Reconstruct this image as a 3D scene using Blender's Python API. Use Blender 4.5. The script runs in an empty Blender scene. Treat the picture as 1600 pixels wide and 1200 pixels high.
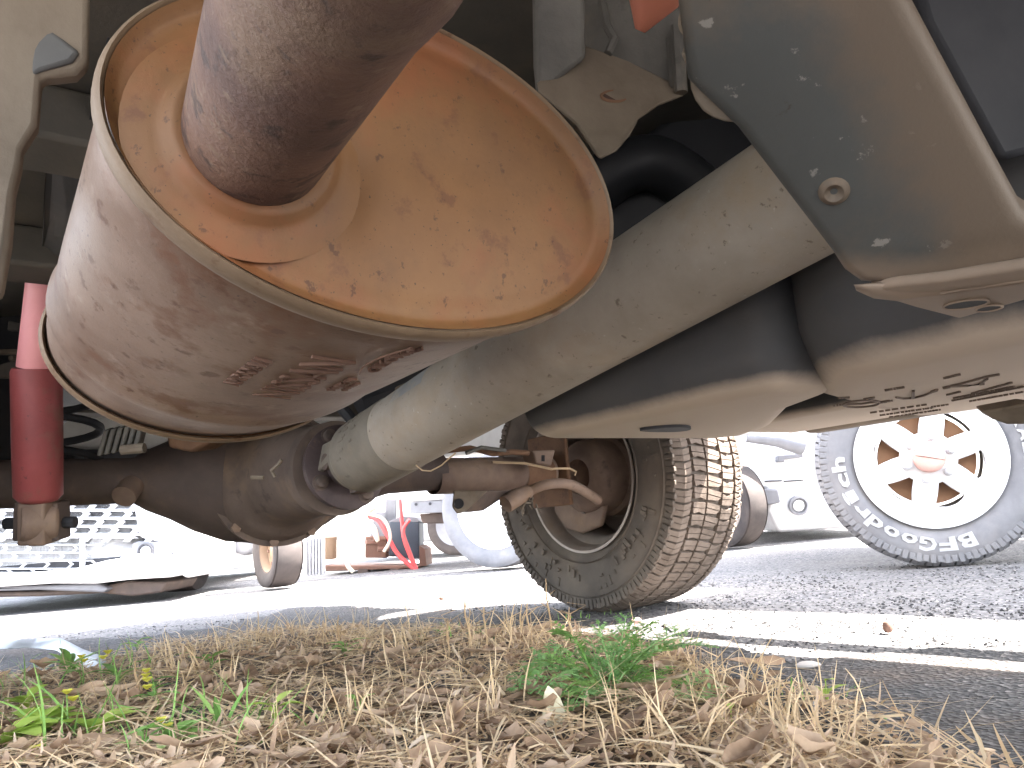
import bpy, math, random
import numpy as np
from mathutils import Vector, Matrix, noise as mnoise
random.seed(7); RNG = np.random.default_rng(7)
SC = bpy.context.scene
COL = SC.collection

# ------------------------------------------------------------------ camera, sky, sun, exposure
CAM_H, PITCH, ROLL, FPX = 0.26, math.radians(10.1), math.radians(4.86), 1230.0
A = lambda *v: np.array(v, float)
_r0 = A(1, 0, 0); _u0 = A(0, -math.sin(PITCH), math.cos(PITCH)); FW = A(0, math.cos(PITCH), math.sin(PITCH))
RT = math.cos(ROLL) * _r0 - math.sin(ROLL) * _u0
UP = math.sin(ROLL) * _r0 + math.cos(ROLL) * _u0
CP = A(0, 0, CAM_H)
cam = bpy.data.cameras.new('camera'); cam_o = bpy.data.objects.new('camera', cam); COL.objects.link(cam_o)
M = Matrix(((RT[0], UP[0], -FW[0], CP[0]), (RT[1], UP[1], -FW[1], CP[1]), (RT[2], UP[2], -FW[2], CP[2]), (0, 0, 0, 1)))
cam_o.matrix_world = M
cam.sensor_width = 36; cam.lens = 36 * FPX / 1600; cam.clip_start = 0.02; cam.clip_end = 600
SC.camera = cam_o

SUN_EL = math.radians(50)
SUN_H = A(0.995, 0.10)                       # horizontal direction towards the sun
world = bpy.data.worlds.new("World"); SC.world = world; world.use_nodes = True
wn = world.node_tree.nodes; wl = world.node_tree.links
bg = wn['Background']; sky = wn.new('ShaderNodeTexSky')
sky.sky_type = 'NISHITA'; sky.sun_disc = False; sky.sun_elevation = SUN_EL
sky.sun_rotation = math.atan2(SUN_H[0], SUN_H[1]); sky.dust_density = 2.5; sky.air_density = 1.0
hs = wn.new('ShaderNodeHueSaturation'); hs.inputs['Saturation'].default_value = .5; wl.new(sky.outputs[0], hs.inputs['Color']); wl.new(hs.outputs[0], bg.inputs[0]); bg.inputs[1].default_value = 0.15
sun = bpy.data.lights.new('sun', 'SUN'); sun.energy = 5.0; sun.angle = math.radians(0.5); sun.color = (1, .95, .88)
sun_o = bpy.data.objects.new('sun', sun); COL.objects.link(sun_o)
sd = Vector((SUN_H[0] * math.cos(SUN_EL), SUN_H[1] * math.cos(SUN_EL), math.sin(SUN_EL)))
sun_o.rotation_euler = sd.to_track_quat('Z', 'Y').to_euler(); sun_o.location = (6, 2, 8)
SC.view_settings.view_transform = 'Standard'; SC.view_settings.look = 'None'
SC.view_settings.exposure = 3.85; SC.view_settings.gamma = 1; SC.view_settings.use_curve_mapping = False
SC.cycles.max_bounces = 8; SC.cycles.diffuse_bounces = 5

# ------------------------------------------------------------------ coordinates
TH = 0.677                                    # heading of the truck's axle
WHEEL = A(.266, 2.361, 0)
UA = A(math.cos(TH), math.sin(TH), 0); FA = A(math.sin(TH), -math.cos(TH), 0); ZA = A(0, 0, 1)
def V(u, f, z): return WHEEL + u * UA + f * FA + A(0, 0, z)     # truck frame: left, forward, up
def ray(px, py): return FW + (px - 800) / FPX * RT - (py - 600) / FPX * UP
def W(px, py, d): return CP + d * ray(px, py)
def on_z(px, py, z=0.0):
    v = ray(px, py); return CP + v * ((z - CAM_H) / v[2])
def on_plane(px, py, n, p0):
    v = ray(px, py); return CP + v * (((p0 - CP) @ n) / (v @ n))
def on_u(px, py, u): return on_plane(px, py, UA, V(u, 0, 0))
def on_f(px, py, f): return on_plane(px, py, FA, V(0, f, 0))
def unit(v): return v / np.linalg.norm(v)

# ------------------------------------------------------------------ materials
def nodes_of(name):
    m = bpy.data.materials.new(name); m.use_nodes = True
    nt = m.node_tree; b = nt.nodes['Principled BSDF']
    return m, nt, b
def ramp(nt, stops, interp='LINEAR'):
    r = nt.nodes.new('ShaderNodeValToRGB'); r.color_ramp.interpolation = interp
    e = r.color_ramp.elements
    while len(e) < len(stops): e.new(.5)
    for k, (p, c) in enumerate(stops):
        e[k].position = p; e[k].color = (*c, 1) if len(c) == 3 else c
    return r
def noise(nt, scale, detail=6, rough=.6, vec=None, dist=0):
    n = nt.nodes.new('ShaderNodeTexNoise'); n.inputs['Scale'].default_value = scale
    n.inputs['Detail'].default_value = detail; n.inputs['Roughness'].default_value = rough
    n.inputs['Distortion'].default_value = dist
    if vec is not None: nt.links.new(vec, n.inputs['Vector'])
    return n
def coord(nt, scale=(1, 1, 1)):
    c = nt.nodes.new('ShaderNodeTexCoord'); mp = nt.nodes.new('ShaderNodeMapping')
    mp.inputs['Scale'].default_value = scale; nt.links.new(c.outputs['Object'], mp.inputs[0])
    return mp.outputs[0]
def mixc(nt, fac, a, b):
    m = nt.nodes.new('ShaderNodeMix'); m.data_type = 'RGBA'
    if isinstance(fac, (int, float)): m.inputs[0].default_value = fac
    else: nt.links.new(fac, m.inputs[0])
    for s, v in ((6, a), (7, b)):
        if isinstance(v, tuple): m.inputs[s].default_value = (*v, 1)
        else: nt.links.new(v, m.inputs[s])
    return m.outputs[2]
BW = lambda lo, hi, a=0, b=1: [(lo, (a, a, a)), (hi, (b, b, b))]
def dirty(name, stops, scale=8, rough=.75, metal=0.0, bump=.25, bscale=250, layers=(), stretch=(1, 1, 1), under=None, dist=.3, spec=.4):
    """base colours through one noise, then layers (colour, noise scale, low, high, strength) of rust, dust and chips; under = mud thrown up on faces that look down, with ground-bounce light painted in"""
    m, nt, b = nodes_of(name)
    vec = coord(nt, stretch); L = nt.links
    r = ramp(nt, stops); L.new(noise(nt, scale, 8, .62, vec, dist).outputs[0], r.inputs[0]); c = r.outputs[0]
    if under:
        g = nt.nodes.new('ShaderNodeNewGeometry'); sx = nt.nodes.new('ShaderNodeSeparateXYZ'); L.new(g.outputs['Normal'], sx.inputs[0])
        n2 = noise(nt, under[3], 8, .7, vec)
        ma = nt.nodes.new('ShaderNodeMath'); ma.operation = 'MULTIPLY_ADD'; L.new(n2.outputs[0], ma.inputs[0]); ma.inputs[1].default_value = .32
        mm = nt.nodes.new('ShaderNodeMath'); mm.operation = 'MULTIPLY'; L.new(sx.outputs[2], mm.inputs[0]); mm.inputs[1].default_value = -1
        L.new(mm.outputs[0], ma.inputs[2])
        rr = ramp(nt, BW(under[1], under[2])); L.new(ma.outputs[0], rr.inputs[0])
        c = mixc(nt, rr.outputs[0], c, under[0])
    for (col, sc_, lo, hi, st) in layers:
        rr = ramp(nt, BW(lo, hi, 0, st)); L.new(noise(nt, sc_, 7, .65, vec).outputs[0], rr.inputs[0])
        c = mixc(nt, rr.outputs[0], c, col)
    L.new(c, b.inputs['Base Color'])
    b.inputs['Roughness'].default_value = rough; b.inputs['Metallic'].default_value = metal
    b.inputs['Specular IOR Level'].default_value = spec
    if bump:
        bp = nt.nodes.new('ShaderNodeBump'); bp.inputs['Strength'].default_value = bump; bp.inputs['Distance'].default_value = .003
        L.new(noise(nt, bscale, 6, .7, vec).outputs[0], bp.inputs['Height']); L.new(bp.outputs[0], b.inputs['Normal'])
    return m
def plain(name, col, rough=.6, metal=0, spec=.5, var=.12, scale=12):
    d = tuple(max(0, x * (1 - var)) for x in col); e = tuple(min(1, x * (1 + var)) for x in col)
    return dirty(name, [(.3, d), (.7, e)], scale, rough, metal, .08, 120, spec=spec)

DUST = (.36, .27, .19)
MT = {}
MT['end_plate'] = dirty('ochre coated steel', [(.3, (.112, .050, .018)), (.5, (.165, .077, .027)), (.72, (.205, .102, .039))], 5, .62, 0, .10, 300,
    [((.19, .062, .022), 7, .50, .64, .75), ((.085, .045, .024), 5, .54, .68, .6), ((.10, .036, .016), 38, .58, .66, .65), ((.05, .02, .010), 100, .62, .67, .7), ((.02, .011, .008), 430, .65, .675, .8), ((.065, .034, .017), 3.0, .50, .74, .6)])
MT['muffler_shell'] = dirty('dusty muffler steel', [(.28, (.078, .043, .028)), (.45, (.130, .079, .054)), (.58, (.178, .118, .086)), (.75, (.218, .152, .114))], 5, .5, .15, .14, 220,
    [((.085, .045, .027), 6, .52, .66, .6), ((.105, .040, .018), 12, .54, .63, .75), ((.07, .026, .013), 45, .58, .65, .75), ((.025, .014, .011), 200, .64, .68, .8), ((.25, .19, .15), 26, .58, .68, .5)], (1, 1, 1.6))
MT['seam'] = dirty('dusty seam metal', [(.3, (.112, .072, .042)), (.7, (.174, .118, .073))], 14, .6, .1, .15, 300, [((.08, .033, .013), 40, .57, .66, .7)])
MT['pipe'] = dirty('rusted exhaust pipe', [(.3, (.055, .026, .018)), (.5, (.090, .044, .029)), (.72, (.135, .070, .042))], 14, .72, .1, .55, 170,
    [((0.1332, 0.0799, 0.0466), 16, .50, .62, .7), ((0.0266, 0.0124, 0.0089), 50, .56, .63, .75), ((0.151, 0.0977, 0.0622), 90, .58, .66, .6)])
MT['shaft'] = dirty('dust coated shaft', [(.3, (0.2806, 0.2443, 0.2026)), (.5, (0.3482, 0.3065, 0.2597)), (.7, (0.4157, 0.3689, 0.317))], 6, .7, .05, .2, 260,
    [((0.3354, 0.2439, 0.1523), 9, .52, .7, .5), ((0.1067, 0.0762, 0.0571), 90, .62, .68, .7), ((0.442, 0.3963, 0.343), 140, .65, .69, .8), ((0.1676, 0.1372, 0.1067), 4, .52, .75, .5)])
MT['shaft_end'] = dirty('grey shaft end', [(.3, (0.15, 0.1312, 0.105)), (.7, (0.2325, 0.2025, 0.165))], 16, .65, .1, .3, 160, [((0.2475, 0.195, 0.135), 20, .56, .7, .6), ((0.045, 0.0375, 0.0338), 40, .62, .7, .7)])
MT['tank'] = dirty('black plastic tank', [(.3, (.050, .050, .052)), (.7, (.072, .070, .070))], 6, .8, 0, .12, 300,
    [((.30, .27, .23), 130, .72, .75, .5), ((.10, .085, .07), 4, .55, .8, .35)], under=((.42, .345, .275), .74, 1.42, 9))  # pale underside colour is dust plus painted bounce light from the ground
MT['gloss_black'] = dirty('black plastic box', [(.3, (.016, .017, .02)), (.7, (.03, .031, .034))], 5, .5, 0, .05, 60, [((.12, .10, .085), 5, .6, .85, .3)])
MT['beam'] = dirty('slate painted beam', [(.3, (.047, .048, .045)), (.6, (.060, .060, .055)), (.8, (.078, .074, .066))], 5, .6, 0, .15, 200,
    [((0.1178, 0.0837, 0.0546), 3.2, .53, .66, .7), ((0.2232, 0.2046, 0.1798), 46, .64, .67, .7), ((0.0372, 0.0248, 0.0186), 28, .66, .69, .7)])
MT['beam_dust'] = dirty('brown dusty beam', [(.3, (0.084, 0.0616, 0.0437)), (.6, (0.1176, 0.0896, 0.0644)), (.8, (0.1512, 0.112, 0.0784))], 7, .7, 0, .2, 160, [((0.056, 0.056, 0.0549), 6, .52, .66, .7), ((0.168, 0.0952, 0.0504), 12, .58, .70, .6), ((0.0336, 0.0224, 0.0168), 30, .64, .68, .7)])
MT['flange_dust'] = dirty('pale dusty flange', [(.3, (0.1963, 0.1487, 0.1101)), (.6, (0.2499, 0.1904, 0.1428)), (.8, (0.2856, 0.2261, 0.1725))], 8, .7, 0, .15, 200, [((0.0952, 0.0774, 0.0654), 12, .58, .7, .5)])
MT['floor'] = dirty('dark dusty floor', [(.3, (0.0459, 0.0432, 0.0367)), (.7, (0.0918, 0.081, 0.0648))], 6, .8, 0, .2, 150, [((0.108, 0.0864, 0.054), 9, .56, .75, .5)])
MT['body'] = plain('white body paint', (.60, .60, .58), .35)
MT['frame_pale'] = dirty('pale dusty sheet metal', [(.3, (0.0982, 0.0759, 0.0536)), (.5, (0.1518, 0.1205, 0.0893)), (.75, (0.2009, 0.1652, 0.125))], 11, .75, .05, .25, 140,
    [((0.0982, 0.058, 0.0268), 8, .55, .7, .6), ((0.0536, 0.0536, 0.0536), 6, .58, .7, .7)])
MT['frame_grey'] = dirty('grey dusty steel', [(.3, (0.0787, 0.0735, 0.0656)), (.6, (0.1312, 0.1214, 0.105)), (.8, (0.1771, 0.1542, 0.1214))], 14, .7, .1, .35, 120,
    [((0.1837, 0.1312, 0.0722), 9, .58, .72, .5), ((0.0328, 0.0295, 0.0262), 20, .6, .7, .6)])
MT['inner_grey'] = dirty('blue grey inner panel', [(.3, (0.0496, 0.0512, 0.0528)), (.7, (0.084, 0.08, 0.076))], 7, .75, 0, .15, 150, [((0.136, 0.104, 0.08), 6, .6, .8, .4)])
MT['dark'] = dirty('black grimy steel', [(.3, (.014, .015, .019)), (.7, (.03, .03, .034))], 12, .7, 0, .2, 120)
MT['axle'] = dirty('muddy axle casing', [(.3, (0.133, 0.0874, 0.0684)), (.5, (0.19, 0.1311, 0.0997)), (.75, (0.266, 0.1852, 0.133))], 10, .75, .05, .25, 120,
    [((0.228, 0.1377, 0.0665), 7, .56, .72, .55), ((0.0475, 0.0361, 0.0323), 25, .6, .7, .5)])
MT['axle_dark'] = dirty('dark axle casing', [(.3, (.070, .052, .046)), (.7, (.12, .088, .074))], 10, .75, .05, .2, 120, [((.20, .13, .085), 10, .55, .7, .5)])
MT['axle_mid'] = dirty('greasy differential casing', [(.3, (.085, .062, .052)), (.7, (.15, .11, .088))], 10, .75, .05, .25, 120, [((.22, .145, .09), 9, .54, .7, .5), ((.05, .038, .034), 22, .58, .68, .6)])
MT['rust'] = dirty('orange rust', [(.3, (0.1099, 0.0572, 0.033)), (.7, (0.1833, 0.099, 0.055))], 22, .8, 0, .3, 160, [((0.066, 0.0367, 0.0258), 30, .55, .68, .6)])
MT['flange'] = dirty('oily dark flange', [(.3, (.05, .036, .038)), (.7, (.095, .068, .066))], 20, .5, .2, .3, 140, [((.20, .14, .10), 40, .6, .7, .5)])
MT['bolt'] = dirty('greasy bolt', [(.3, (.07, .055, .05)), (.7, (.15, .11, .09))], 60, .55, .3, .2, 300)
MT['shock_low'] = dirty('red shock paint', [(.3, (0.2016, 0.0432, 0.0432)), (.6, (0.2784, 0.0624, 0.0624)), (.8, (0.3168, 0.0864, 0.0768))], 9, .55, 0, .2, 160,
    [((0.1632, 0.096, 0.0672), 14, .54, .68, .7), ((0.0576, 0.0288, 0.0288), 60, .64, .70, .7)])
MT['shock_up'] = dirty('shock tube painted sunlit', [(.3, (.62, .24, .25)), (.7, (.74, .33, .33))], 8, .5, 0, .1, 160, [((.28, .11, .09), 60, .68, .72, .7)])  # pink stands for a sunlight patch on the tube, painted into its colour
MT['tyre'] = dirty('dusty tyre rubber', [(.3, (.085, .072, .063)), (.5, (.125, .104, .088)), (.75, (.18, .145, .115))], 9, .85, 0, .2, 200,
    [((.18, .135, .10), 5, .52, .75, .5), ((.25, .2, .15), 90, .68, .73, .6)], spec=.25)
MT['tread'] = dirty('dusty tread rubber', [(.3, (.105, .082, .066)), (.5, (.155, .122, .100)), (.75, (.205, .165, .138))], 14, .9, 0, .25, 260,
    [((.08, .058, .046), 30, .54, .66, .6)], spec=.2)
MT['tyre_grey'] = dirty('grey tyre rubber', [(.3, (0.135, 0.135, 0.1485)), (.7, (0.2093, 0.2093, 0.2228))], 9, .75, 0, .15, 200, [((0.297, 0.27, 0.2565), 5, .52, .75, .4)], spec=.3)
MT['tyre_dark'] = dirty('worn black tyre', [(.3, (.04, .035, .034)), (.7, (.075, .062, .058))], 9, .85, 0, .15, 200, spec=.2)
MT['rim_brown'] = dirty('dusty steel rim', [(.3, (0.221, 0.1846, 0.1625)), (.7, (0.364, 0.3055, 0.2665))], 8, .5, .25, .12, 150, [((0.286, 0.2145, 0.156), 8, .5, .72, .6)])
MT['alloy'] = plain('bright alloy wheel', (.72, .72, .73), .35, .1)
MT['white'] = plain('white car paint', (.78, .78, .79), .3)
MT['silver'] = plain('silver grille plastic', (.45, .45, .47), .35, .1)
MT['grille_dark'] = plain('dark grille opening', (.03, .03, .036), .6)
MT['grey_plastic'] = plain('grey bumper plastic', (.16, .16, .175), .5)
MT['black_plastic'] = plain('black bumper plastic', (.028, .028, .034), .6)
MT['pale_grey'] = plain('pale grey plastic', (.20, .20, .215), .5)
MT['disc_rust'] = plain('rusty brake disc', (.26, .13, .065), .6, .1)
MT['cap_pink'] = dirty('faded red hub cap', [(.3, (.52, .30, .26)), (.7, (.64, .40, .35))], 20, .5, 0, .1, 100)
MT['letter'] = plain('raised white lettering', (.40, .40, .41), .6)
MT['red_hose'] = plain('red rubber hose', (.66, .09, .09), .5)
MT['cream_hose'] = plain('cream rubber hose', (.66, .56, .44), .5)
MT['box_teal'] = plain('dark blue grey box', (.05, .065, .085), .5)
MT['rust_plate'] = plain('rusted steel plate', (.16, .085, .06), .8)
MT['rim_rust'] = plain('rusty trailer rim', (.22, .14, .085), .7)
MT['print'] = plain('dark brown moulded print', (.11, .08, .06), .8)
MT['groove'] = plain('rusty stamped lettering', (.12, .062, .040), .8)
MT['strap'] = plain('weathered white strap', (.55, .57, .60), .6)
MT['wire'] = plain('dusty thin wire', (.35, .25, .15), .7)
MT['glass'] = plain('lamp glass', (.30, .31, .34), .1)

def veg(name, stops, scale, rough=.7, trans=.25):
    m, nt, b = nodes_of(name); L = nt.links
    oi = nt.nodes.new('ShaderNodeObjectInfo'); vec = coord(nt)
    at = nt.nodes.new('ShaderNodeAttribute'); at.attribute_name = 'tone'
    n = noise(nt, scale, 4, .6, vec)
    ma = nt.nodes.new('ShaderNodeMath'); ma.operation = 'ADD'; L.new(n.outputs[0], ma.inputs[0]); L.new(at.outputs['Fac'], ma.inputs[1])
    m2 = nt.nodes.new('ShaderNodeMath'); m2.operation = 'MULTIPLY_ADD'; L.new(oi.outputs['Random'], m2.inputs[0]); m2.inputs[1].default_value = .7; L.new(ma.outputs[0], m2.inputs[2])
    m3 = nt.nodes.new('ShaderNodeMath'); m3.operation = 'MULTIPLY'; L.new(m2.outputs[0], m3.inputs[0]); m3.inputs[1].default_value = .5
    r = ramp(nt, stops); L.new(m3.outputs[0], r.inputs[0]); L.new(r.outputs[0], b.inputs['Base Color'])
    b.inputs['Roughness'].default_value = rough; b.inputs['Specular IOR Level'].default_value = .25
    tr = nt.nodes.new('ShaderNodeBsdfTranslucent'); L.new(r.outputs[0], tr.inputs[0])
    mx = nt.nodes.new('ShaderNodeMixShader'); mx.inputs[0].default_value = trans
    L.new(b.outputs[0], mx.inputs[1]); L.new(tr.outputs[0], mx.inputs[2]); L.new(mx.outputs[0], nt.nodes['Material Output'].inputs[0])
    return m
MT['straw'] = veg('dry straw', [(.15, (0.353, 0.224, 0.118)), (.45, (0.612, 0.436, 0.253)), (.75, (0.776, 0.600, 0.389)), (.95, (0.800, 0.741, 0.530))], 20)
MT['litter'] = veg('dead leaf', [(.12, (.13, .075, .048)), (.35, (.34, .225, .145)), (.6, (.56, .41, .285)), (.9, (.74, .60, .45))], 40)
MT['green'] = veg('fresh green leaf', [(.15, (0.110, 0.242, 0.055)), (.5, (0.220, 0.396, 0.099)), (.9, (0.374, 0.550, 0.176))], 25)
MT['grey_green'] = veg('feathery green frond', [(.15, (0.149, 0.287, 0.098)), (.5, (0.253, 0.443, 0.161)), (.9, (0.437, 0.609, 0.265))], 25)
MT['lime'] = veg('lime green leaf', [(.15, (.22, .35, .05)), (.5, (.36, .50, .08)), (.9, (.50, .60, .16))], 25)
MT['flower'] = veg('yellow petal', [(.2, (.60, .55, .06)), (.9, (.78, .72, .15))], 25)
MT['purple'] = veg('purple petal', [(.2, (.20, .10, .16)), (.9, (.40, .25, .34))], 25)

# ------------------------------------------------------------------ mesh builder
def spline(P_, n=6):
    Q = []
    for i in range(len(P_) - 1):
        a, b, c_, d = P_[max(i - 1, 0)], P_[i], P_[i + 1], P_[min(i + 2, len(P_) - 1)]
        for t in np.linspace(0, 1, n, endpoint=False): Q.append(.5 * ((2 * b) + (c_ - a) * t + (2 * a - 5 * b + 4 * c_ - d) * t * t + (3 * b - a - 3 * c_ + d) * t ** 3))
    return Q + [P_[-1]]
class MB:
    def __init__(s): s.v = []; s.f = []
    def add(s, vs, fs):
        o = len(s.v); s.v += [tuple(map(float, p)) for p in vs]; s.f += [tuple(i + o for i in f) for f in fs]; return s
    def box(s, c, ax, ay, az):            # centre and three half-axis vectors
        c, ax, ay, az = map(np.asarray, (c, ax, ay, az))
        if np.dot(np.cross(ax, ay), az) < 0: az = -az
        vs = [c + i * ax + j * ay + k * az for i in (-1, 1) for j in (-1, 1) for k in (-1, 1)]
        return s.add(vs, [(0, 1, 3, 2), (4, 6, 7, 5), (0, 4, 5, 1), (2, 3, 7, 6), (0, 2, 6, 4), (1, 5, 7, 3)])
    def vbox(s, u0, u1, f0, f1, z0, z1):  # box in the truck frame
        return s.box(V((u0 + u1) / 2, (f0 + f1) / 2, (z0 + z1) / 2), UA * (u1 - u0) / 2, FA * (f1 - f0) / 2, ZA * (z1 - z0) / 2)
    def prism(s, poly, ext):              # polygon points pushed along ext
        n = len(poly); P = [np.asarray(p, float) for p in poly]; ext = np.asarray(ext, float)
        nn = sum(np.cross(P[i] - P[0], P[(i + 1) % n] - P[0]) for i in range(n))
        if np.dot(nn, ext) > 0: P = P[::-1]
        return s.add(P + [p + ext for p in P], [tuple(range(n)), tuple(range(2 * n - 1, n - 1, -1))] + [(i, i + n, (i + 1) % n + n, (i + 1) % n) for i in range(n)])
    def tube(s, pts, r, n=12, caps=True):
        pts = [np.asarray(p, float) for p in pts]; m = len(pts)
        rs = r if hasattr(r, '__len__') else [r] * m
        prev = None; rings = []
        for i in range(m):
            t = unit(pts[min(i + 1, m - 1)] - pts[max(i - 1, 0)])
            if prev is None:
                a = A(0, 0, 1) if abs(t[2]) < .9 else A(1, 0, 0); x = unit(np.cross(a, t))
            else: x = unit(prev - t * (prev @ t))
            prev = x; y = np.cross(t, x)
            rings.append([pts[i] + rs[i] * (math.cos(2 * math.pi * k / n) * x + math.sin(2 * math.pi * k / n) * y) for k in range(n)])
        fs = [(i * n + k, i * n + (k + 1) % n, (i + 1) * n + (k + 1) % n, (i + 1) * n + k) for i in range(m - 1) for k in range(n)]
        if caps: fs += [tuple(range(n - 1, -1, -1)), tuple(range((m - 1) * n, m * n))]
        return s.add([p for q in rings for p in q], fs)
    def lathe(s, c, axis, prof, n=64, a0=0, a1=2 * math.pi):   # prof = (offset, radius)
        axis = unit(np.asarray(axis, float)); x = unit(np.cross(A(0, 0, 1) if abs(axis[2]) < .9 else A(1, 0, 0), axis)); y = np.cross(axis, x)
        full = abs(a1 - a0 - 2 * math.pi) < 1e-6; k_n = n if full else n + 1; vs = []
        for (o, r) in prof:
            for k in range(k_n):
                a = a0 + (a1 - a0) * k / n; vs.append(c + o * axis + r * (math.cos(a) * x + math.sin(a) * y))
        fs = [(i * k_n + k, (i + 1) * k_n + k, (i + 1) * k_n + (k + 1) % k_n, i * k_n + (k + 1) % k_n) for i in range(len(prof) - 1) for k in range(n)]
        return s.add(vs, fs)
    def loft(s, rings, caps=True):
        n = len(rings[0]); m = len(rings)
        fs = [(i * n + k, i * n + (k + 1) % n, (i + 1) * n + (k + 1) % n, (i + 1) * n + k) for i in range(m - 1) for k in range(n)]
        if caps: fs += [tuple(range(n - 1, -1, -1)), tuple(range((m - 1) * n, m * n))]
        return s.add([p for q in rings for p in q], fs)

ORG = {}
def obj(name, mb, mat, parent=None, smooth=35, bevel=None, segs=2, origin=None, subsurf=0):
    o0 = A(0, 0, 0) if origin is None else np.asarray(origin, float)
    if parent is not None: o0 = ORG[parent.name]
    me = bpy.data.meshes.new(name)
    vs = np.array(mb.v) - o0
    me.from_pydata(vs.tolist(), [], mb.f); me.update()
    mats = mat if isinstance(mat, (list, tuple)) else [mat]
    for q in mats: me.materials.append(q)
    o = bpy.data.objects.new(name, me); COL.objects.link(o)
    if smooth:
        me.shade_smooth(); me.set_sharp_from_angle(angle=math.radians(smooth))
    if bevel:
        b = o.modifiers.new('bevel', 'BEVEL'); b.width = bevel; b.segments = segs; b.limit_method = 'ANGLE'; b.angle_limit = math.radians(40)
        me.shade_smooth(); me.set_sharp_from_angle(angle=math.radians(180)) if segs > 2 else None
    if subsurf:
        q = o.modifiers.new('sub', 'SUBSURF'); q.levels = q.render_levels = subsurf
    if parent is not None: o.parent = parent
    else: o.location = o0
    ORG[o.name] = o0
    return o
def thing(name, label, cat, loc, group=None):
    o = bpy.data.objects.new(name, None); COL.objects.link(o); o.location = loc; o.empty_display_size = .1
    tag(o, label, cat, group); ORG[o.name] = np.asarray(loc, float)
    return o
def tag(o, label, cat, group=None):
    o['label'] = label; o['category'] = cat
    if group: o['group'] = group
    return o
def kind(o, k): o['kind'] = k; return o

# ------------------------------------------------------------------ ground
def asphalt():
    m, nt, b = nodes_of('old asphalt'); L = nt.links; vec = coord(nt)
    vo = nt.nodes.new('ShaderNodeTexVoronoi'); vo.inputs['Scale'].default_value = 120; L.new(vec, vo.inputs['Vector'])
    n1 = noise(nt, 2.2, 8, .65, vec); n2 = noise(nt, 90, 5, .7, vec)
    r = ramp(nt, [(.1, (.05, .049, .053)), (.45, (.115, .112, .118)), (.75, (.19, .182, .182)), (.95, (.33, .31, .295))])
    L.new(vo.outputs['Color'], r.inputs[0])
    r2 = ramp(nt, [(.35, (0, 0, 0)), (.7, (.55, .55, .55))]); L.new(n1.outputs[0], r2.inputs[0])
    c = mixc(nt, r2.outputs[0], r.outputs[0], (.21, .195, .18))
    L.new(c, b.inputs['Base Color']); b.inputs['Roughness'].default_value = .9; b.inputs['Specular IOR Level'].default_value = .25
    bp = nt.nodes.new('ShaderNodeBump'); bp.inputs['Strength'].default_value = .9; bp.inputs['Distance'].default_value = .006
    ad = nt.nodes.new('ShaderNodeMath'); ad.operation = 'ADD'; L.new(vo.outputs['Distance'], ad.inputs[0]); L.new(n2.outputs[0], ad.inputs[1])
    L.new(ad.outputs[0], bp.inputs['Height']); L.new(bp.outputs[0], b.inputs['Normal'])
    return m
MT['asphalt'] = asphalt()
def grid_mesh(xs, ys, hfun):
    mb = MB(); nx, ny = len(xs), len(ys)
    mb.add([(x, y, hfun(x, y)) for y in ys for x in xs], [(j * nx + i, j * nx + i + 1, (j + 1) * nx + i + 1, (j + 1) * nx + i) for j in range(ny - 1) for i in range(nx - 1)])
    return mb
def nz(x, y, s, seed=0): return mnoise.noise(Vector((x * s + seed, y * s - seed, seed * 1.7)))
def ground_h(x, y):
    d = math.hypot(x, y - 1.5)
    return 0.006 * nz(x, y, 3.1) * max(0, 1 - d / 6) if d < 6 else 0.0
xs = np.concatenate([[-300, -120, -50, -25, -14, -9], np.arange(-6, 6.01, .2), [9, 14, 25, 50, 120, 300]])
ys = np.concatenate([[-300, -120, -50, -20, -10, -6], np.arange(-4.4, 8.01, .2), [10, 14, 25, 50, 120, 350]])
g = kind(obj('ground', grid_mesh(xs, ys, ground_h), MT['asphalt'], smooth=60), 'structure')

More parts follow.
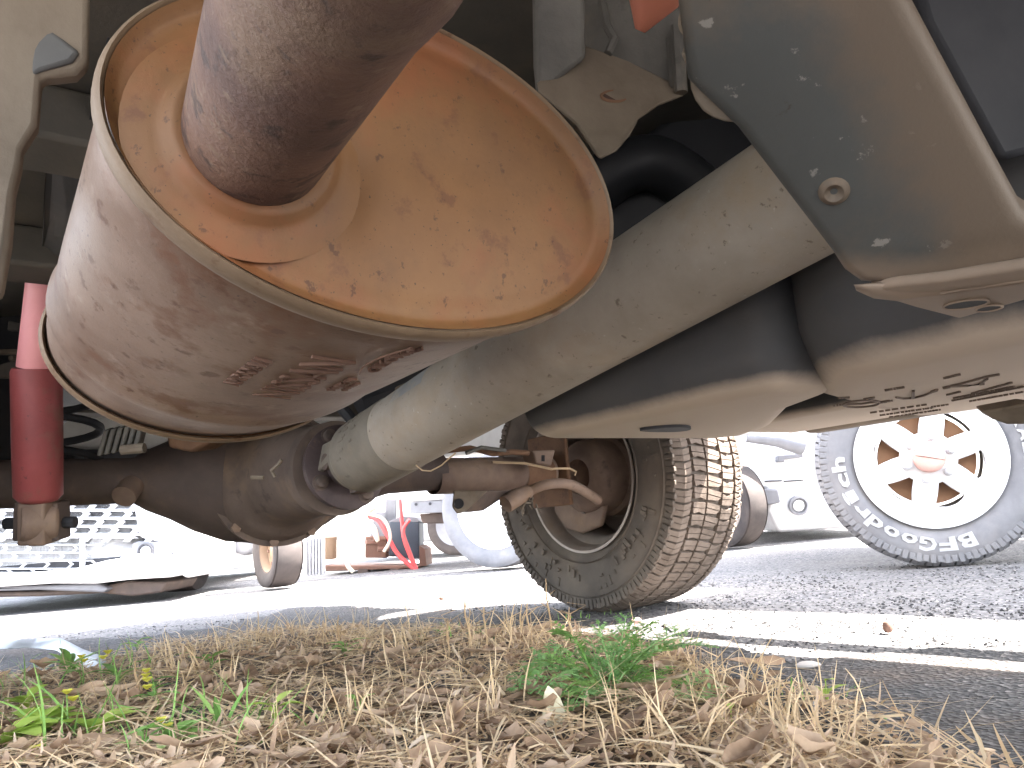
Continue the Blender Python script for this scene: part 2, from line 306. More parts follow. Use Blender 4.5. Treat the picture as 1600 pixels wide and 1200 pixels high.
# soil and mulch bed under the near edge of the truck: boundary given by its far edge as seen (x, y)
BED = [on_z(*p)[:2] for p in ((-250, 1085), (0, 1070), (160, 1045), (330, 998), (520, 985), (700, 985), (860, 992), (1000, 1010), (1120, 1030), (1230, 1075), (1330, 1120), (1420, 1195), (1500, 1300))]
BED = np.array(BED)
def bed_edge_y(x):                     # far edge as a function of x, outside it falls away
    o = np.argsort(BED[:, 0]); return np.interp(x, BED[o, 0], BED[o, 1], left=BED[o[0], 1], right=.55)
def in_bed(x, y): return bed_edge_y(x) - y           # >0 inside
def bed_h(x, y):
    s = max(0.0, min(1.0, in_bed(x, y) / .35))
    return -.008 + .034 * s ** .7 + s * (.014 * nz(x, y, 7, 3) + .008 * nz(x, y, 19, 5)) + .003 * nz(x, y, 50, 1)
def soil():
    m, nt, b = nodes_of('mulchy soil'); L = nt.links; vec = coord(nt)
    r = ramp(nt, [(.25, (.07, .052, .04)), (.5, (.17, .12, .085)), (.75, (.31, .23, .16))]); L.new(noise(nt, 45, 9, .75, vec).outputs[0], r.inputs[0])
    rr = ramp(nt, BW(.5, .62)); L.new(noise(nt, 5, 5, .6, vec).outputs[0], rr.inputs[0])
    vo = nt.nodes.new('ShaderNodeTexVoronoi'); vo.inputs['Scale'].default_value = 140; L.new(vec, vo.inputs['Vector'])
    r3 = ramp(nt, [(.1, (.05, .048, .05)), (.6, (.13, .12, .12)), (.95, (.26, .24, .22))]); L.new(vo.outputs['Color'], r3.inputs[0])
    L.new(mixc(nt, rr.outputs[0], r.outputs[0], r3.outputs[0]), b.inputs['Base Color']); b.inputs['Roughness'].default_value = .95
    bp = nt.nodes.new('ShaderNodeBump'); bp.inputs['Strength'].default_value = 1; bp.inputs['Distance'].default_value = .008
    L.new(noise(nt, 110, 8, .75, vec).outputs[0], bp.inputs['Height']); L.new(bp.outputs[0], b.inputs['Normal'])
    return m
MT['soil'] = soil()
kind(obj('soil_bed', grid_mesh(np.arange(-2.6, .95, .035), np.arange(.2, 2.6, .035), bed_h), MT['soil'], smooth=80), 'structure')
def surf_h(x, y): return max(ground_h(x, y), bed_h(x, y))

def shaded_gravel_mat():
    m, nt, b = nodes_of('loose gravel with painted shade'); L = nt.links; vec = coord(nt)
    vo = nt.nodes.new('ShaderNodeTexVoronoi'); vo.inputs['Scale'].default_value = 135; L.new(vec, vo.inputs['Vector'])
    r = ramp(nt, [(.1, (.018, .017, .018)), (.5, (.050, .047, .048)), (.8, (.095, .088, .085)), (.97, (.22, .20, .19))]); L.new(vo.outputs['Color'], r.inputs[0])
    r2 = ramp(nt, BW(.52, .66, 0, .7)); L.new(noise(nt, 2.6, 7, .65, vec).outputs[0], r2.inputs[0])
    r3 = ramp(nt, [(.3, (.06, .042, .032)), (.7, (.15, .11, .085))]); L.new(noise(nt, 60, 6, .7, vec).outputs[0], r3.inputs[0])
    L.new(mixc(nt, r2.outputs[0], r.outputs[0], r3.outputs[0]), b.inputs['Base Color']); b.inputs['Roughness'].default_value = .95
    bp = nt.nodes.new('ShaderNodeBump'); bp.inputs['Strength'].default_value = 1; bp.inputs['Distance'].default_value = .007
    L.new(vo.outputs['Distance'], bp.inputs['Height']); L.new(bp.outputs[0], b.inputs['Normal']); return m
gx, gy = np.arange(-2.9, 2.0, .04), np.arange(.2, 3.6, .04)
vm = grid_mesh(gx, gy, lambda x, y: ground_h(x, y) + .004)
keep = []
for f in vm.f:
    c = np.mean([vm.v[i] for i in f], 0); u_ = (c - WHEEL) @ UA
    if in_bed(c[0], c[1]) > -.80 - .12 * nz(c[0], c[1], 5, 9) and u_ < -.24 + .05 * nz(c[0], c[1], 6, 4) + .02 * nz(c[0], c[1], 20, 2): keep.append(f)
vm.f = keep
kind(obj('shaded_gravel', vm, shaded_gravel_mat(), smooth=60), 'structure')  # gravel sheet with the truck's shade painted in, ending along the sun line

# ------------------------------------------------------------------ THE TRUCK
truck = thing('pickup_truck', 'muddy pickup seen from below, rusty muffler, red shock absorber, all-terrain tyre', 'pickup truck', V(-.86, .6, 0))

# --- muffler
mc = A(-.052, .429, .472); ma_, mb_, mt_, mL, mh, mp_ = .16, .101, -.078, .5, .593, -.008
mu = A(math.cos(mh), math.sin(mh), 0); mF = A(math.sin(mh), -math.cos(mh), 0)
MF = math.cos(mp_) * mF + math.sin(mp_) * ZA; MZ = math.cos(mp_) * ZA - math.sin(mp_) * mF
E1 = math.cos(mt_) * mu + math.sin(mt_) * MZ; E2 = -math.sin(mt_) * mu + math.cos(mt_) * MZ
def msurf(phi, ax, dr=0.0, sc_=1.0):
    p = mc - ax * MF + (ma_ * sc_ + dr) * math.cos(phi) * E1 + (mb_ * sc_ + dr) * math.sin(phi) * E2
    return p
def mring(ax, dr=0.0, sc_=1.0, n=96): return [msurf(2 * math.pi * k / n, ax, dr, sc_) for k in range(n)]
mb = MB()
mb.loft([mring(a, d) for a, d in ((.004, -.006), (.022, -.0065), (.028, -.004), (.05, -.0035), (.15, -.003), (.25, -.002), (.335, -.002), (.352, -.0005), (.362, .0012), (.375, .0012), (.388, -.001), (.40, -.0035), (.45, -.0035), (.47, -.005), (.482, -.006), (.495, -.006))], caps=False)
muffler = obj('muffler', mb, MT['muffler_shell'], truck, smooth=60)
# end plate: lip groove, flat dish, hollow round the pipe collar
def plate(off, sgn):
    mb = MB(); prof = [(.001, -.0035), (.0035, -.006), (.0062, -.0085), (.0072, -.011), (.0066, -.015), (.0052, -.020)]
    rings = [mring(off + sgn * d, dr) for d, dr in prof]
    for q in (.97, .92, .86, .8, .74, .68, .62, .56, .5, .44, .38, .32, .26, .2, .14, .08, .03, .0008):
        rings.append([p * q / .82 + (mc - off * MF - sgn * (.0055 + .006 * (1 - q)) * MF) * (1 - q / .82) if False else
                      (mc - (off + sgn * (.0047 - .0075 * (1 - q * q))) * MF) + q * 1.0 * ((ma_ - .020) * math.cos(2 * math.pi * k / 96) * E1 + (mb_ - .020) * math.sin(2 * math.pi * k / 96) * E2) for k, p in enumerate(rings[0])])
    if sgn > 0:
        def dent(p):
            a_, b_ = (p - mc) @ E1, (p - mc) @ E2
            dz = .006 * math.exp(-((a_ + .034) / .012) ** 2 - ((b_ + .022) / .03) ** 2) - .004 * math.exp(-((a_ + .052) / .013) ** 2 - ((b_ - .002) / .03) ** 2) + .0025 * math.exp(-((a_ - .03) / .05) ** 2 - ((b_ - .01) / .03) ** 2)
            return p - MF * dz
        rings = rings[:6] + [[dent(p) for p in r] for r in rings[6:]]
    if sgn < 0: rings = [r[::-1] for r in rings]
    mb.loft(rings, caps=False); return mb
PA, PB, PR = -.086, -.013, .039            # exhaust pipe on the plate
obj('end_plate', plate(.0, 1), MT['end_plate'], muffler, smooth=70)
obj('end_plate', plate(mL, -1), MT['end_plate'], muffler, smooth=70)
for off, sg in ((0.0, 1), (mL, -1)):
    mb = MB(); k8 = 10; rings = []
    for j in range(k8 + 1):
        a = 2 * math.pi * j / k8; rings.append(mring(off + sg * (.009 + .0095 * math.cos(a)), -.0014 + .0028 * math.sin(a)))
    mb.loft(rings, caps=False); obj('rolled_seam', mb, MT['seam'], muffler, smooth=80)
pb = mc + .003 * MF + PA * E1 + PB * E2
p1 = W(520, -45, .262); p2 = W(640, -330, .185)
dirp = unit(p1 - pb)
mb = MB(); pts = [pb - dirp * .03, pb, pb * .75 + p1 * .25, pb * .5 + p1 * .5, pb * .25 + p1 * .75, p1, p1 * .6 + p2 * .4 - .004 * ZA, p2]
mb.tube(pts, PR * .93, 40); obj('exhaust_pipe', mb, MT['pipe'], muffler, smooth=60)
mb = MB(); c0 = mc - .001 * MF + PA * E1 + PB * E2
mb.lathe(c0, MF, [(-.0018, PR * 1.62), (.0002, PR * 1.50), (.0014, PR * 1.40), (.0030, PR * 1.29), (.0034, PR * 1.22), (.0055, PR * 1.16), (.0092, PR * 1.09), (.0108, PR * 1.03), (.0100, PR * .9)], 48)
obj('pipe_collar', mb, MT['end_plate'], muffler, smooth=70)

def text_mesh(body, size, extr=.0, bold=0):
    cu = bpy.data.curves.new('t', 'FONT'); cu.body = body; cu.size = size; cu.align_x = 'LEFT'; cu.extrude = extr; cu.resolution_u = 2; cu.offset = bold
    o = bpy.data.objects.new('t', cu); COL.objects.link(o)
    dg = bpy.context.evaluated_depsgraph_get(); me = bpy.data.meshes.new_from_object(o.evaluated_get(dg))
    vs = np.array([tuple(v.co) for v in me.vertices]); fs = [tuple(p.vertices) for p in me.polygons]
    COL.objects.unlink(o); bpy.data.objects.remove(o); bpy.data.curves.remove(cu); bpy.data.meshes.remove(me)
    return vs, fs
def muffler_text(body, phi0, ax0, length, height, arc=0.0):
    vs, fs = text_mesh(body, 1.0, .04, -.012)
    w_, h_ = vs[:, 0].max() - vs[:, 0].min(), vs[:, 1].max() - vs[:, 1].min()
    mb = MB(); out = []
    for x, y, z in vs:
        tx = (x - vs[:, 0].min()) / w_ * length; ty = (y - vs[:, 1].min()) / h_ * height
        if arc: ty += arc * (1 - ((tx / length - .5) * 2) ** 2)
        out.append(msurf(phi0 - ty / .155, ax0 - tx, -.0017 + (.0006 if z > 0 else -.002)))
    mb.add(out, fs); return mb
obj('stamped_lettering', muffler_text('NISSAN', -1.50, .232, .140, .030), MT['groove'], muffler, smooth=0)
obj('stamped_lettering', muffler_text('NMR XMA11', -1.79, .212, .085, .012), MT['groove'], muffler, smooth=0)
obj('stamped_lettering', muffler_text('CALSONIC', -1.33, .118, .072, .009, .004), MT['groove'], muffler, smooth=0)
obj('stamped_lettering', muffler_text('MADE IN', -1.36, .190, .045, .007), MT['groove'], muffler, smooth=0)
obj('stamped_lettering', muffler_text('JAPAN', -1.28, .195, .03, .006), MT['groove'], muffler, smooth=0)
mb = MB(); arcp = [msurf(-1.41 - .055 * (1 - ((t - .5) * 2) ** 2), .122 - t * .082, -.0008) for t in np.linspace(0, 1, 14)]
mb.tube(arcp, .0006, 5); obj('stamped_arc', mb, MT['groove'], muffler)

# --- propeller shaft
PU = -1.06
s0 = on_u(562, 716, PU); s1 = on_u(1262, 296, PU); sd_ = unit(s1 - s0); s2 = s1 + sd_ * .7
mb = MB(); L0 = np.linalg.norm(s1 - s0)
mb.lathe(s0, sd_, [(.14, .0), (.14, .0605), (L0 * .5, .0605), (L0 + .10, .0605), (L0 + .10, 0)], 56); shaft = obj('propeller_shaft', mb, MT['shaft'], truck, smooth=50)
mb = MB(); mb.lathe(s0, sd_, [(-.012, .0), (-.012, .050), (-.008, .0555), (.004, .0565), (.006, .0585), (.012, .0605), (.015, .0622), (.10, .0622), (.145, .0620), (.1475, .0607)], 56)
obj('shaft_end', mb, MT['shaft_end'], shaft, smooth=40)
mb = MB()
for k in range(26):                                    # weld beads and flaked paint edge
    a = random.uniform(1.6, 3.4); rr = .0622; o = random.uniform(.04, .10)
    x = unit(np.cross(ZA, sd_)); y = np.cross(sd_, x)
    mb.box(s0 + sd_ * o + rr * (math.cos(a) * x + math.sin(a) * y), sd_ * random.uniform(.003, .008), unit(np.cross(sd_, math.cos(a) * x + math.sin(a) * y)) * random.uniform(.001, .003), (math.cos(a) * x + math.sin(a) * y) * .001)
obj('paint_flake', mb, MT['shaft_end'], shaft)
mb = MB(); _c = unit(np.cross(ZA, sd_)); mb.lathe(s0, sd_, [(.215, .0607), (.216, .0609), (.305, .0609), (.306, .0607)], 18, 1.75, 2.75); obj('worn_patch', mb, dirty('worn blue grey patch', [(.3, (.20, .205, .21)), (.7, (.29, .285, .28))], 14, .6, .1, .2, 200, [((.33, .29, .24), 20, .5, .65, .9)]), shaft, smooth=60)
# pinion flange
fl = s0 - sd_ * .055
x = unit(np.cross(ZA, sd_)); y = np.cross(sd_, x)
mb = MB(); mb.lathe(fl, sd_, [(-.05, .035), (-.05, .045), (-.014, .05), (-.012, .074), (.004, .076), (.006, .071), (.008, .04), (.05, .036), (.055, .0)], 48)
flange = obj('pinion_flange', mb, MT['flange'], truck, smooth=40)
for k in range(4):
    a = math.radians(28 + 90 * k); c = fl + .060 * (math.cos(a) * x + math.sin(a) * y)
    mb = MB(); mb.lathe(c + sd_ * .004, sd_, [(0, .0145), (.003, .0145), (.0035, .011), (.013, .011), (.0145, .008), (.0145, 0)], 12); obj('bolt', mb, MT['bolt'], flange, smooth=40)
for k in range(2):                                     # yoke ears of the universal joint
    a = math.radians(-17 + 180 * k); d = math.cos(a) * x + math.sin(a) * y; q = np.cross(sd_, d)
    mb = MB(); mb.prism([fl + d * .040 - q * .025 + sd_ * .006, fl + d * .040 + q * .025 + sd_ * .006, fl + d * .044 + q * .018 + sd_ * .06, fl + d * .044 - q * .018 + sd_ * .06], d * .012); obj('yoke_ear', mb, MT['shaft_end'], flange, bevel=.004)
mb = MB(); cr = fl + sd_ * .035; mb.tube([cr - x * .055, cr + x * .055], .014, 14); mb.tube([cr - y * .055, cr + y * .055], .014, 14); obj('joint_cross', mb, MT['bolt'], flange)

# --- rear axle
AX = lambda u_: V(u_, 0, .385 + .022 * min(1, abs(u_) / 1.0))
mb = MB(); mb.lathe(AX(-1.05), UA, [(-.70, .043), (-.26, .044), (-.235, .06), (-.19, .080), (-.14, .108), (-.08, .132), (0, .143), (.07, .136), (.13, .113), (.18, .086), (.23, .066), (.30, .05), (.45, .046)], 64)
axle = obj('rear_axle', mb, MT['axle_dark'], truck, smooth=60)
dcen = AX(-1.05) + A(0, 0, -.005); nose_d = unit(fl - dcen)
mb = MB(); nl = np.linalg.norm(fl - dcen)
mb.lathe(dcen, nose_d, [(.0, .138), (.06, .136), (.10, .13), (.13, .115), (.135, .108), (.17, .096), (nl - .10, .082), (nl - .075, .078), (nl - .07, .084), (nl - .03, .084), (nl - .028, .06)], 56)
obj('differential_housing', mb, MT['axle_mid'], axle, smooth=45)
mb = MB(); mb.lathe(dcen, nose_d, [(.078, .12), (.078, .142), (.090, .142), (.092, .12)], 56); obj('housing_flange', mb, MT['axle_mid'], axle, smooth=40)
for k in range(10):
    a = 2 * math.pi * k / 10 + .2; xx = unit(np.cross(ZA, nose_d)); yy = np.cross(nose_d, xx)
    c = dcen + nose_d * .092 + .133 * (math.cos(a) * xx + math.sin(a) * yy)
    mb = MB(); mb.lathe(c, nose_d, [(0, .010), (.009, .010), (.010, .0)], 6); obj('bolt', mb, MT['axle'], axle, smooth=30)
mb = MB(); mb.lathe(V(0, 0, .395), UA, [(-.62, .0455), (-.24, .0455)], 40); obj('axle_tube', mb, MT['axle'], axle, smooth=60)
mb = MB(); mb.lathe(V(0, 0, .392), UA, [(-.345, .0472), (-.25, .0472)], 40); obj('rust_band', mb, MT['rust'], axle, smooth=60)
mb = MB(); mb.tube([V(-1.32, .035, .395), V(-1.34, .06, .372)], .022, 18); obj('drain_plug', mb, MT['axle'], axle)
# ribs and casting lumps on the differential, spring seats and link brackets
mb = MB(); mb.prism([W(255, 655, 1.42), W(352, 655, 1.42), W(330, 690, 1.42), W(300, 708, 1.42), W(262, 700, 1.42)], A(.02, .06, .01)); obj('link_bracket', mb, MT['rust'], axle, bevel=.006)
mb = MB(); mb.vbox(-1.60, -1.36, -.05, .04, .40, .43); obj('spring_seat', mb, MT['axle_dark'], axle, bevel=.006)
mb = MB(); pts = []
for k in range(70):
    a = k * .42; pts.append(V(-1.42, -.02, .445 + .0042 * k) + .055 * (math.cos(a) * UA + math.sin(a) * FA))
mb.tube(pts, .008, 8); obj('coil_spring', mb, MT['dark'], axle)
mb = MB()
for k in range(6): mb.box(W(165 + k * 11, 690 - k * 2, 1.36), A(.0045, 0, 0), A(0, .012, .004), A(.006, 0, .022))
obj('rubber_bellows', mb, MT['frame_grey'], axle, bevel=.003)
mb = MB(); mb.tube([W(190, 703, 1.32), W(226, 700, 1.32)], .0085, 10); obj('pale_bolt', mb, MT['frame_pale'], axle)
mb = MB(); mb.tube([W(430, 745, 1.27), W(424, 735, 1.27), W(436, 724, 1.26), W(440, 718, 1.26)], .003, 6); mb.tube([W(392, 746, 1.3), W(412, 746, 1.3)], .0035, 6); obj('breather_hose', mb, MT['frame_pale'], axle)
# brackets by the left wheel
mb = MB(); mb.vbox(-.235, -.222, -.085, .075, .30, .50); obj('bracket_plate', mb, MT['rust'], axle, bevel=.004)
ps = [W(*q) for q in ((832, 704, 2.02), (868, 703, 2.04), (862, 728, 2.04), (838, 724, 2.02))]
mb = MB(); mb.prism(ps, A(-.03, .04, 0)); obj('hose_clip', mb, MT['axle'], axle, bevel=.004)
mb = MB(); mb.tube([W(846, 716, 2.0), W(851, 716, 2.0)], .008, 10); obj('clip_hole', mb, MT['dark'], axle)
mb = MB(); mb.tube([W(690, 705, 1.93), W(735, 700, 1.95), W(770, 709, 1.96), W(800, 706, 1.98), W(826, 708, 2.0)], .007, 8); obj('brake_line', mb, MT['rust'], axle)
mb = MB(); mb.tube([W(728, 708, 1.9), W(752, 699, 1.92), W(790, 704, 1.95)], .005, 8); obj('brake_line', mb, MT['frame_grey'], axle)
mb = MB(); mb.tube([W(770, 722, 1.95), W(820, 724, 1.97), W(862, 733, 1.98), W(868, 732, 1.99)], .0035, 6); mb.tube([W(868, 732, 1.99), W(890, 732, 2.02), W(900, 737, 2.02), W(898, 743, 2.02)], .003, 6); obj('wire', mb, MT['wire'], axle)
mb = MB(); mb.tube(spline([W(826, 768, 1.98), W(855, 757, 1.99), W(890, 757, 2.03), W(920, 772, 2.07), W(935, 782, 2.1)]), .013, 12); obj('caliper_arm', mb, MT['axle'], axle)
mb = MB(); mb.tube([W(790, 788, 1.93), W(806, 778, 1.95), W(826, 768, 1.98)], [.022, .022, .017], 14); obj('link_bush', mb, MT['axle'], axle)
ps = [W(*q) for q in ((709, 766, 1.82), (706, 792, 1.82), (714, 803, 1.82), (726, 800, 1.83), (762, 767, 1.86))]
mb = MB(); mb.prism(ps, A(.0, .012, 0)); lb = obj('trailing_arm_bracket', mb, MT['frame_pale'], axle, bevel=.003)
ps2 = [W(*q) for q in ((722, 801, 1.84), (748, 798, 1.9), (795, 767, 1.95), (762, 766, 1.88))]
mb = MB(); mb.prism(ps2, A(.01, .04, 0)); obj('trailing_arm_bracket', mb, MT['axle_dark'], axle, bevel=.003)
mb = MB(); c = W(717, 787, 1.815); mb.lathe(c, unit(c - CP), [(-.006, .0), (-.006, .011), (.004, .012)], 16); obj('bolt', mb, MT['dark'], axle)
mb = MB()
for k in range(14):
    a0 = W(random.uniform(812, 838), random.uniform(770, 790), 1.97); mb.tube([a0, a0 + A(random.uniform(-.02, .02), random.uniform(-.02, .02), random.uniform(-.045, .01))], .0022, 5)
kind(obj('caught_grass', mb, MT['frame_pale'], axle), 'stuff')

# --- wheels
def tyre_profile(R, Wd, rr):
    h = Wd / 2; s = R - rr
    return [(-h * .80, rr - .004), (-h * .83, rr + .006), (-h * .93, rr + s * .18), (-h * 1.0, rr + s * .42), (-h * 1.02, rr + s * .58), (-h * .985, rr + s * .75), (-h * .975, rr + s * .765), (-h * .955, rr + s * .84), (-h * .90, R - .024), (-h * .82, R - .014),
            (-h * .5, R - .0115), (0, R - .011), (h * .5, R - .0115), (h * .82, R - .014), (h * .90, R - .024), (h * .955, rr + s * .84), (h * .985, rr + s * .75), (h * 1.02, rr + s * .58), (h, rr + s * .42), (h * .93, rr + s * .18), (h * .83, rr + .006), (h * .80, rr - .004)]
def frame_of(axis):
    x = unit(np.cross(ZA, axis)); return x, ZA
def tread_blocks(mb, c, axis, R, Wd, N=46):
    x, z = frame_of(axis); h = Wd / 2
    def pt(t, s, r): return c + t * axis + r * (math.cos(s) * x + math.sin(s) * z)
    crown = lambda t: R - .006 * (abs(t) / h) ** 2.2 - (.012 if abs(t) > .9 * h else 0)
    step = 2 * math.pi / N
    def block(poly, hgt=.011, nseg=1):                # poly in (t, s) across / along
        n = len(poly); cx = np.mean([p[0] for p in poly]); cs = np.mean([p[1] for p in poly])
        top = [pt(t, s, crown(t)) for t, s in poly]
        bot = [pt(cx + (t - cx) * 1.03, cs + (s - cs) * 1.03, crown(t) - hgt) for t, s in poly]
        mb.add(bot + top, [tuple(range(n, 2 * n))] + [(i, (i + 1) % n, (i + 1) % n + n, i + n) for i in range(n)])
    for k in range(N):
        s = k * step; g = .16 * step; st = step - g
        j = random.uniform(-.04, .04) * step
        for sg in (-1, 1):
            o = 0 if sg < 0 else .5 * step
            # shoulder lug, split by a sipe, with its foot down the sidewall
            a, b = (.62, .985) if k % 2 else (.62, .955)
            for q0, q1 in ((0, .48), (.53, 1)):
                jj = random.uniform(-.05, .05) * st; block([(sg * h * (a + .02 * q0), s + o + st * q0 + jj), (sg * h * (a + .18), s + o + st * (q0 + .16)), (sg * h * b, s + o + st * q0 + .04 * st), (sg * h * b, s + o + st * q1 + .04 * st), (sg * h * (a + .18), s + o + st * (q1 + .14)), (sg * h * (a + .02), s + o + st * q1 + jj)][::sg], .012)
            # intermediate zigzag block
            i0, i1 = .24, .565; sk = .55 * st * sg
            block([(sg * h * i0, s + o + j), (sg * h * (i0 + .14), s + o + .10 * st + sk * .3 + j), (sg * h * i1, s + o + sk * .25 + j), (sg * h * i1, s + o + st * .46 + sk * .25 + j), (sg * h * i0, s + o + st * .46 + j)][::sg])
            block([(sg * h * i0, s + o + st * .52 + j), (sg * h * i1, s + o + st * .52 + sk * .25 + j), (sg * h * (i1 - .03), s + o + st * 1.0 + sk * .25 + j), (sg * h * (i0 + .16), s + o + st * .93 + sk * .3 + j), (sg * h * i0, s + o + st + j)][::sg])
        # centre chevrons
        block([(-h * .19, s), (h * .19, s + .42 * st), (h * .19, s + .86 * st), (-h * .19, s + .44 * st)])
        block([(-h * .19, s + .52 * st), (h * .19, s + .94 * st), (h * .10, s + 1.12 * st), (-h * .19, s + .98 * st)])
def shoulder_lugs(mb, c, axis, R, Wd, N, side):
    x, z = frame_of(axis); h = Wd / 2; step = 2 * math.pi / N
    for k in range(N):
        s = k * step; d = math.cos(s) * x + math.sin(s) * z; tg = -math.sin(s) * x + math.cos(s) * z
        ln = .017 if k % 2 else .011
        mb.box(c + side * axis * h * .955 + d * (R - .026 - ln * .35), axis * .006, tg * R * step * .36, d * ln)
def make_tyre(name, parent, c, axis, R, Wd, rr, mat, mat_tread, N=46, tread=True):
    mb = MB(); mb.lathe(c, axis, tyre_profile(R, Wd, rr), 96); t = obj(name, mb, mat, parent, smooth=50)
    if tread:
        mb = MB(); tread_blocks(mb, c, axis, R, Wd, N); kind(obj('tread', mb, mat_tread, parent, smooth=0), 'stuff')
        mb = MB(); shoulder_lugs(mb, c, axis, R, Wd, N * 2, -1); shoulder_lugs(mb, c, axis, R, Wd, N * 2, 1); kind(obj('shoulder_lugs', mb, mat, parent, bevel=.002), 'stuff')
    return t
WC = A(.266, 2.361, .380); WR, WW, WRR = .384, .285, .212
mb = MB(); h = WW / 2                                       # rim barrel seen from the inner side
mb.lathe(WC, UA, [(-h * .80, WRR - .006), (-h * .86, WRR + .004), (-h * .90, WRR + .005), (-h * .90, WRR - .002), (-h * .82, WRR - .010), (-h * .70, WRR - .012), (-h * .55, WRR - .016), (-h * .47, WRR - .030), (-h * .30, WRR - .040), (h * .2, WRR - .042), (h * .5, WRR - .03), (h * .62, WRR - .022), (h * .64, WRR - .022), (h * .62, WRR - .06), (h * .45, WRR - .085), (h * .4, .03), (h * .52, .03), (h * .6, WRR - .05), (h * .86, WRR - .01), (h * .90, WRR + .004), (h * .8, WRR - .004)], 80)
wheel = obj('wheel', mb, MT['rim_brown'], truck, smooth=40)
make_tyre('tyre', wheel, WC, UA, WR, WW, WRR, MT['tyre'], MT['tread'], 68)
mb = MB(); mb.lathe(WC, UA, [(-.13, .05), (-.13, .06), (-.12, .09), (-.105, .104), (-.03, .108), (-.02, .118), (.03, .120), (.05, .05)], 56); obj('brake_drum', mb, MT['axle'], wheel, smooth=40)
mb = MB(); ps = [on_plane(*q, UA, WC - UA * .100) for q in ((862, 770), (905, 776), (946, 790), (938, 822), (908, 834), (882, 826), (866, 800))]
mb.prism(ps, UA * .02); obj('backing_plate', mb, MT['axle'], wheel, bevel=.009, segs=3)
for q in ((932, 788), (912, 797), (885, 778)):
    c = on_plane(*q, UA, WC - UA * .103); mb = MB(); mb.lathe(c, -UA, [(-.004, .011), (.004, .011), (.005, .006), (.002, .0)], 14); obj('plate_bolt', mb, MT['bolt'], wheel)
mb = MB(); rng2 = random.Random(3); x_, z_ = frame_of(UA)  # raised lettering blocks on the inner sidewall
for k in range(60):
    a = rng2.uniform(2.9, 6.6); r_ = rng2.uniform(.262, .318); d = math.cos(a) * x_ + math.sin(a) * z_; tg = -math.sin(a) * x_ + math.cos(a) * z_
    mb.box(WC - UA * h * 1.02 + d * r_, UA * .0022, tg * rng2.uniform(.0015, .007), d * rng2.uniform(.002, .014))
kind(obj('sidewall_moulding', mb, MT['tyre'], wheel, bevel=.0015), 'stuff')
mb = MB(); mb.lathe(WC, UA, [(-h * 1.0, .335), (-h * 1.03, .337), (-h * 1.0, .339)], 80); mb.lathe(WC, UA, [(-h * .985, .240), (-h * 1.015, .242), (-h * .985, .244)], 80); obj('sidewall_ring', mb, MT['tyre'], wheel)
# the other rear wheel, on the camera's side, out of the picture on the left
for ch in [wheel]:
    c2 = ch.copy(); COL.objects.link(c2); c2.parent = truck; c2.location = tuple(-1.80 * UA)
    for k in list(ch.children):
        if k.name.startswith(('tyre', 'brake_drum')):
            d2 = k.copy(); COL.objects.link(d2); d2.parent = c2

# --- shock absorber
sb, sm, st, sx = W(60, 782, 1.27), W(57, 575, 1.255), W(78, 392, 1.24), W(92, 300, 1.235)
mb = MB(); mb.tube([sb + (sm - sb) * 0, sb + (sm - sb) * .04, sb + (sm - sb) * .5, sm - (sm - sb) * .03, sm], [.028, .0355, .0365, .0365, .034], 32); shock = obj('shock_absorber', mb, MT['shock_low'], truck, smooth=50)
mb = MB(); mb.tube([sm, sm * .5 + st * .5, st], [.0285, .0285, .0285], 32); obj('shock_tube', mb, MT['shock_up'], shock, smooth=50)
mb = MB(); mb.tube([st - (sx - st) * .05, st * .5 + sx * .5, sx, sx + (sx - st) * 1.5], [.0298, .0298, .0298, .0298], 32); obj('dust_shield', mb, MT['inner_grey'], shock, smooth=50)
be = W(60, 816, 1.27); mb = MB(); mb.tube([be - UA * .026, be - UA * .024, be + UA * .024, be + UA * .026], [.026, .030, .030, .026], 24)
mb.box(be, RT * .022, FW * .022, UP * .0345); obj('shock_eye', mb, MT['axle'], shock, bevel=.004)
for q in (25, 84):
    mb = MB(); ps = [W(q - 5, 786, 1.27), W(q + 5, 786, 1.27), W(q + 6, 846, 1.27), W(q - 7, 846, 1.27)]
    mb.prism(ps, FW * .04)
    obj('shock_bracket', mb, MT['axle_dark'], shock, bevel=.003)
mb = MB(); mb.tube([W(8, 818, 1.29), W(118, 816, 1.29)], .0095, 8); mb.tube([W(92, 816, 1.29), W(100, 816, 1.29)], .017, 6); obj('shock_bolt', mb, MT['dark'], shock)

# --- fuel tank
def rbox(u0, u1, f0, f1, z0, z1, r):
    mb = MB(); mb.vbox(u0, u1, f0, f1, z0, z1); return mb
TZ = .372
def plan(pts, z0, z1):
    mb = MB(); mb.prism([V(u, f, z0) for u, f in pts], ZA * (z1 - z0)); return mb
tank = obj('fuel_tank', plan(((-1.0, 1.64), (-1.0, 1.28), (-.86, 1.165), (-.53, 1.08), (-.41, 1.06), (-.345, 1.14), (-.345, 1.64)), TZ, .64), MT['tank'], truck, smooth=0, bevel=.062, segs=8)
obj('tank_rear_lobe', plan(((-.99, .80), (-.58, .80), (-.51, .86), (-.58, .97), (-.76, 1.12), (-.84, 1.24), (-.99, 1.24)), TZ + .003, .62), MT['tank'], tank, smooth=0, bevel=.05, segs=8)
obj('tank_far_lobe', plan(((-.62, .84), (-.34, .82), (-.34, 1.60), (-.62, 1.60)), TZ + .012, .60), MT['tank'], tank, smooth=0, bevel=.03, segs=6)
mb = MB(); mb.vbox(-.085, -.030, .70, 1.55, .405, .44); obj('side_step', mb, MT['frame_pale'], truck, bevel=.012, segs=3)  # placed and sized so its shadow leaves a slit of sun
def tank_pt(px, py, dz=-.0012): return on_z(px, py, TZ + dz)
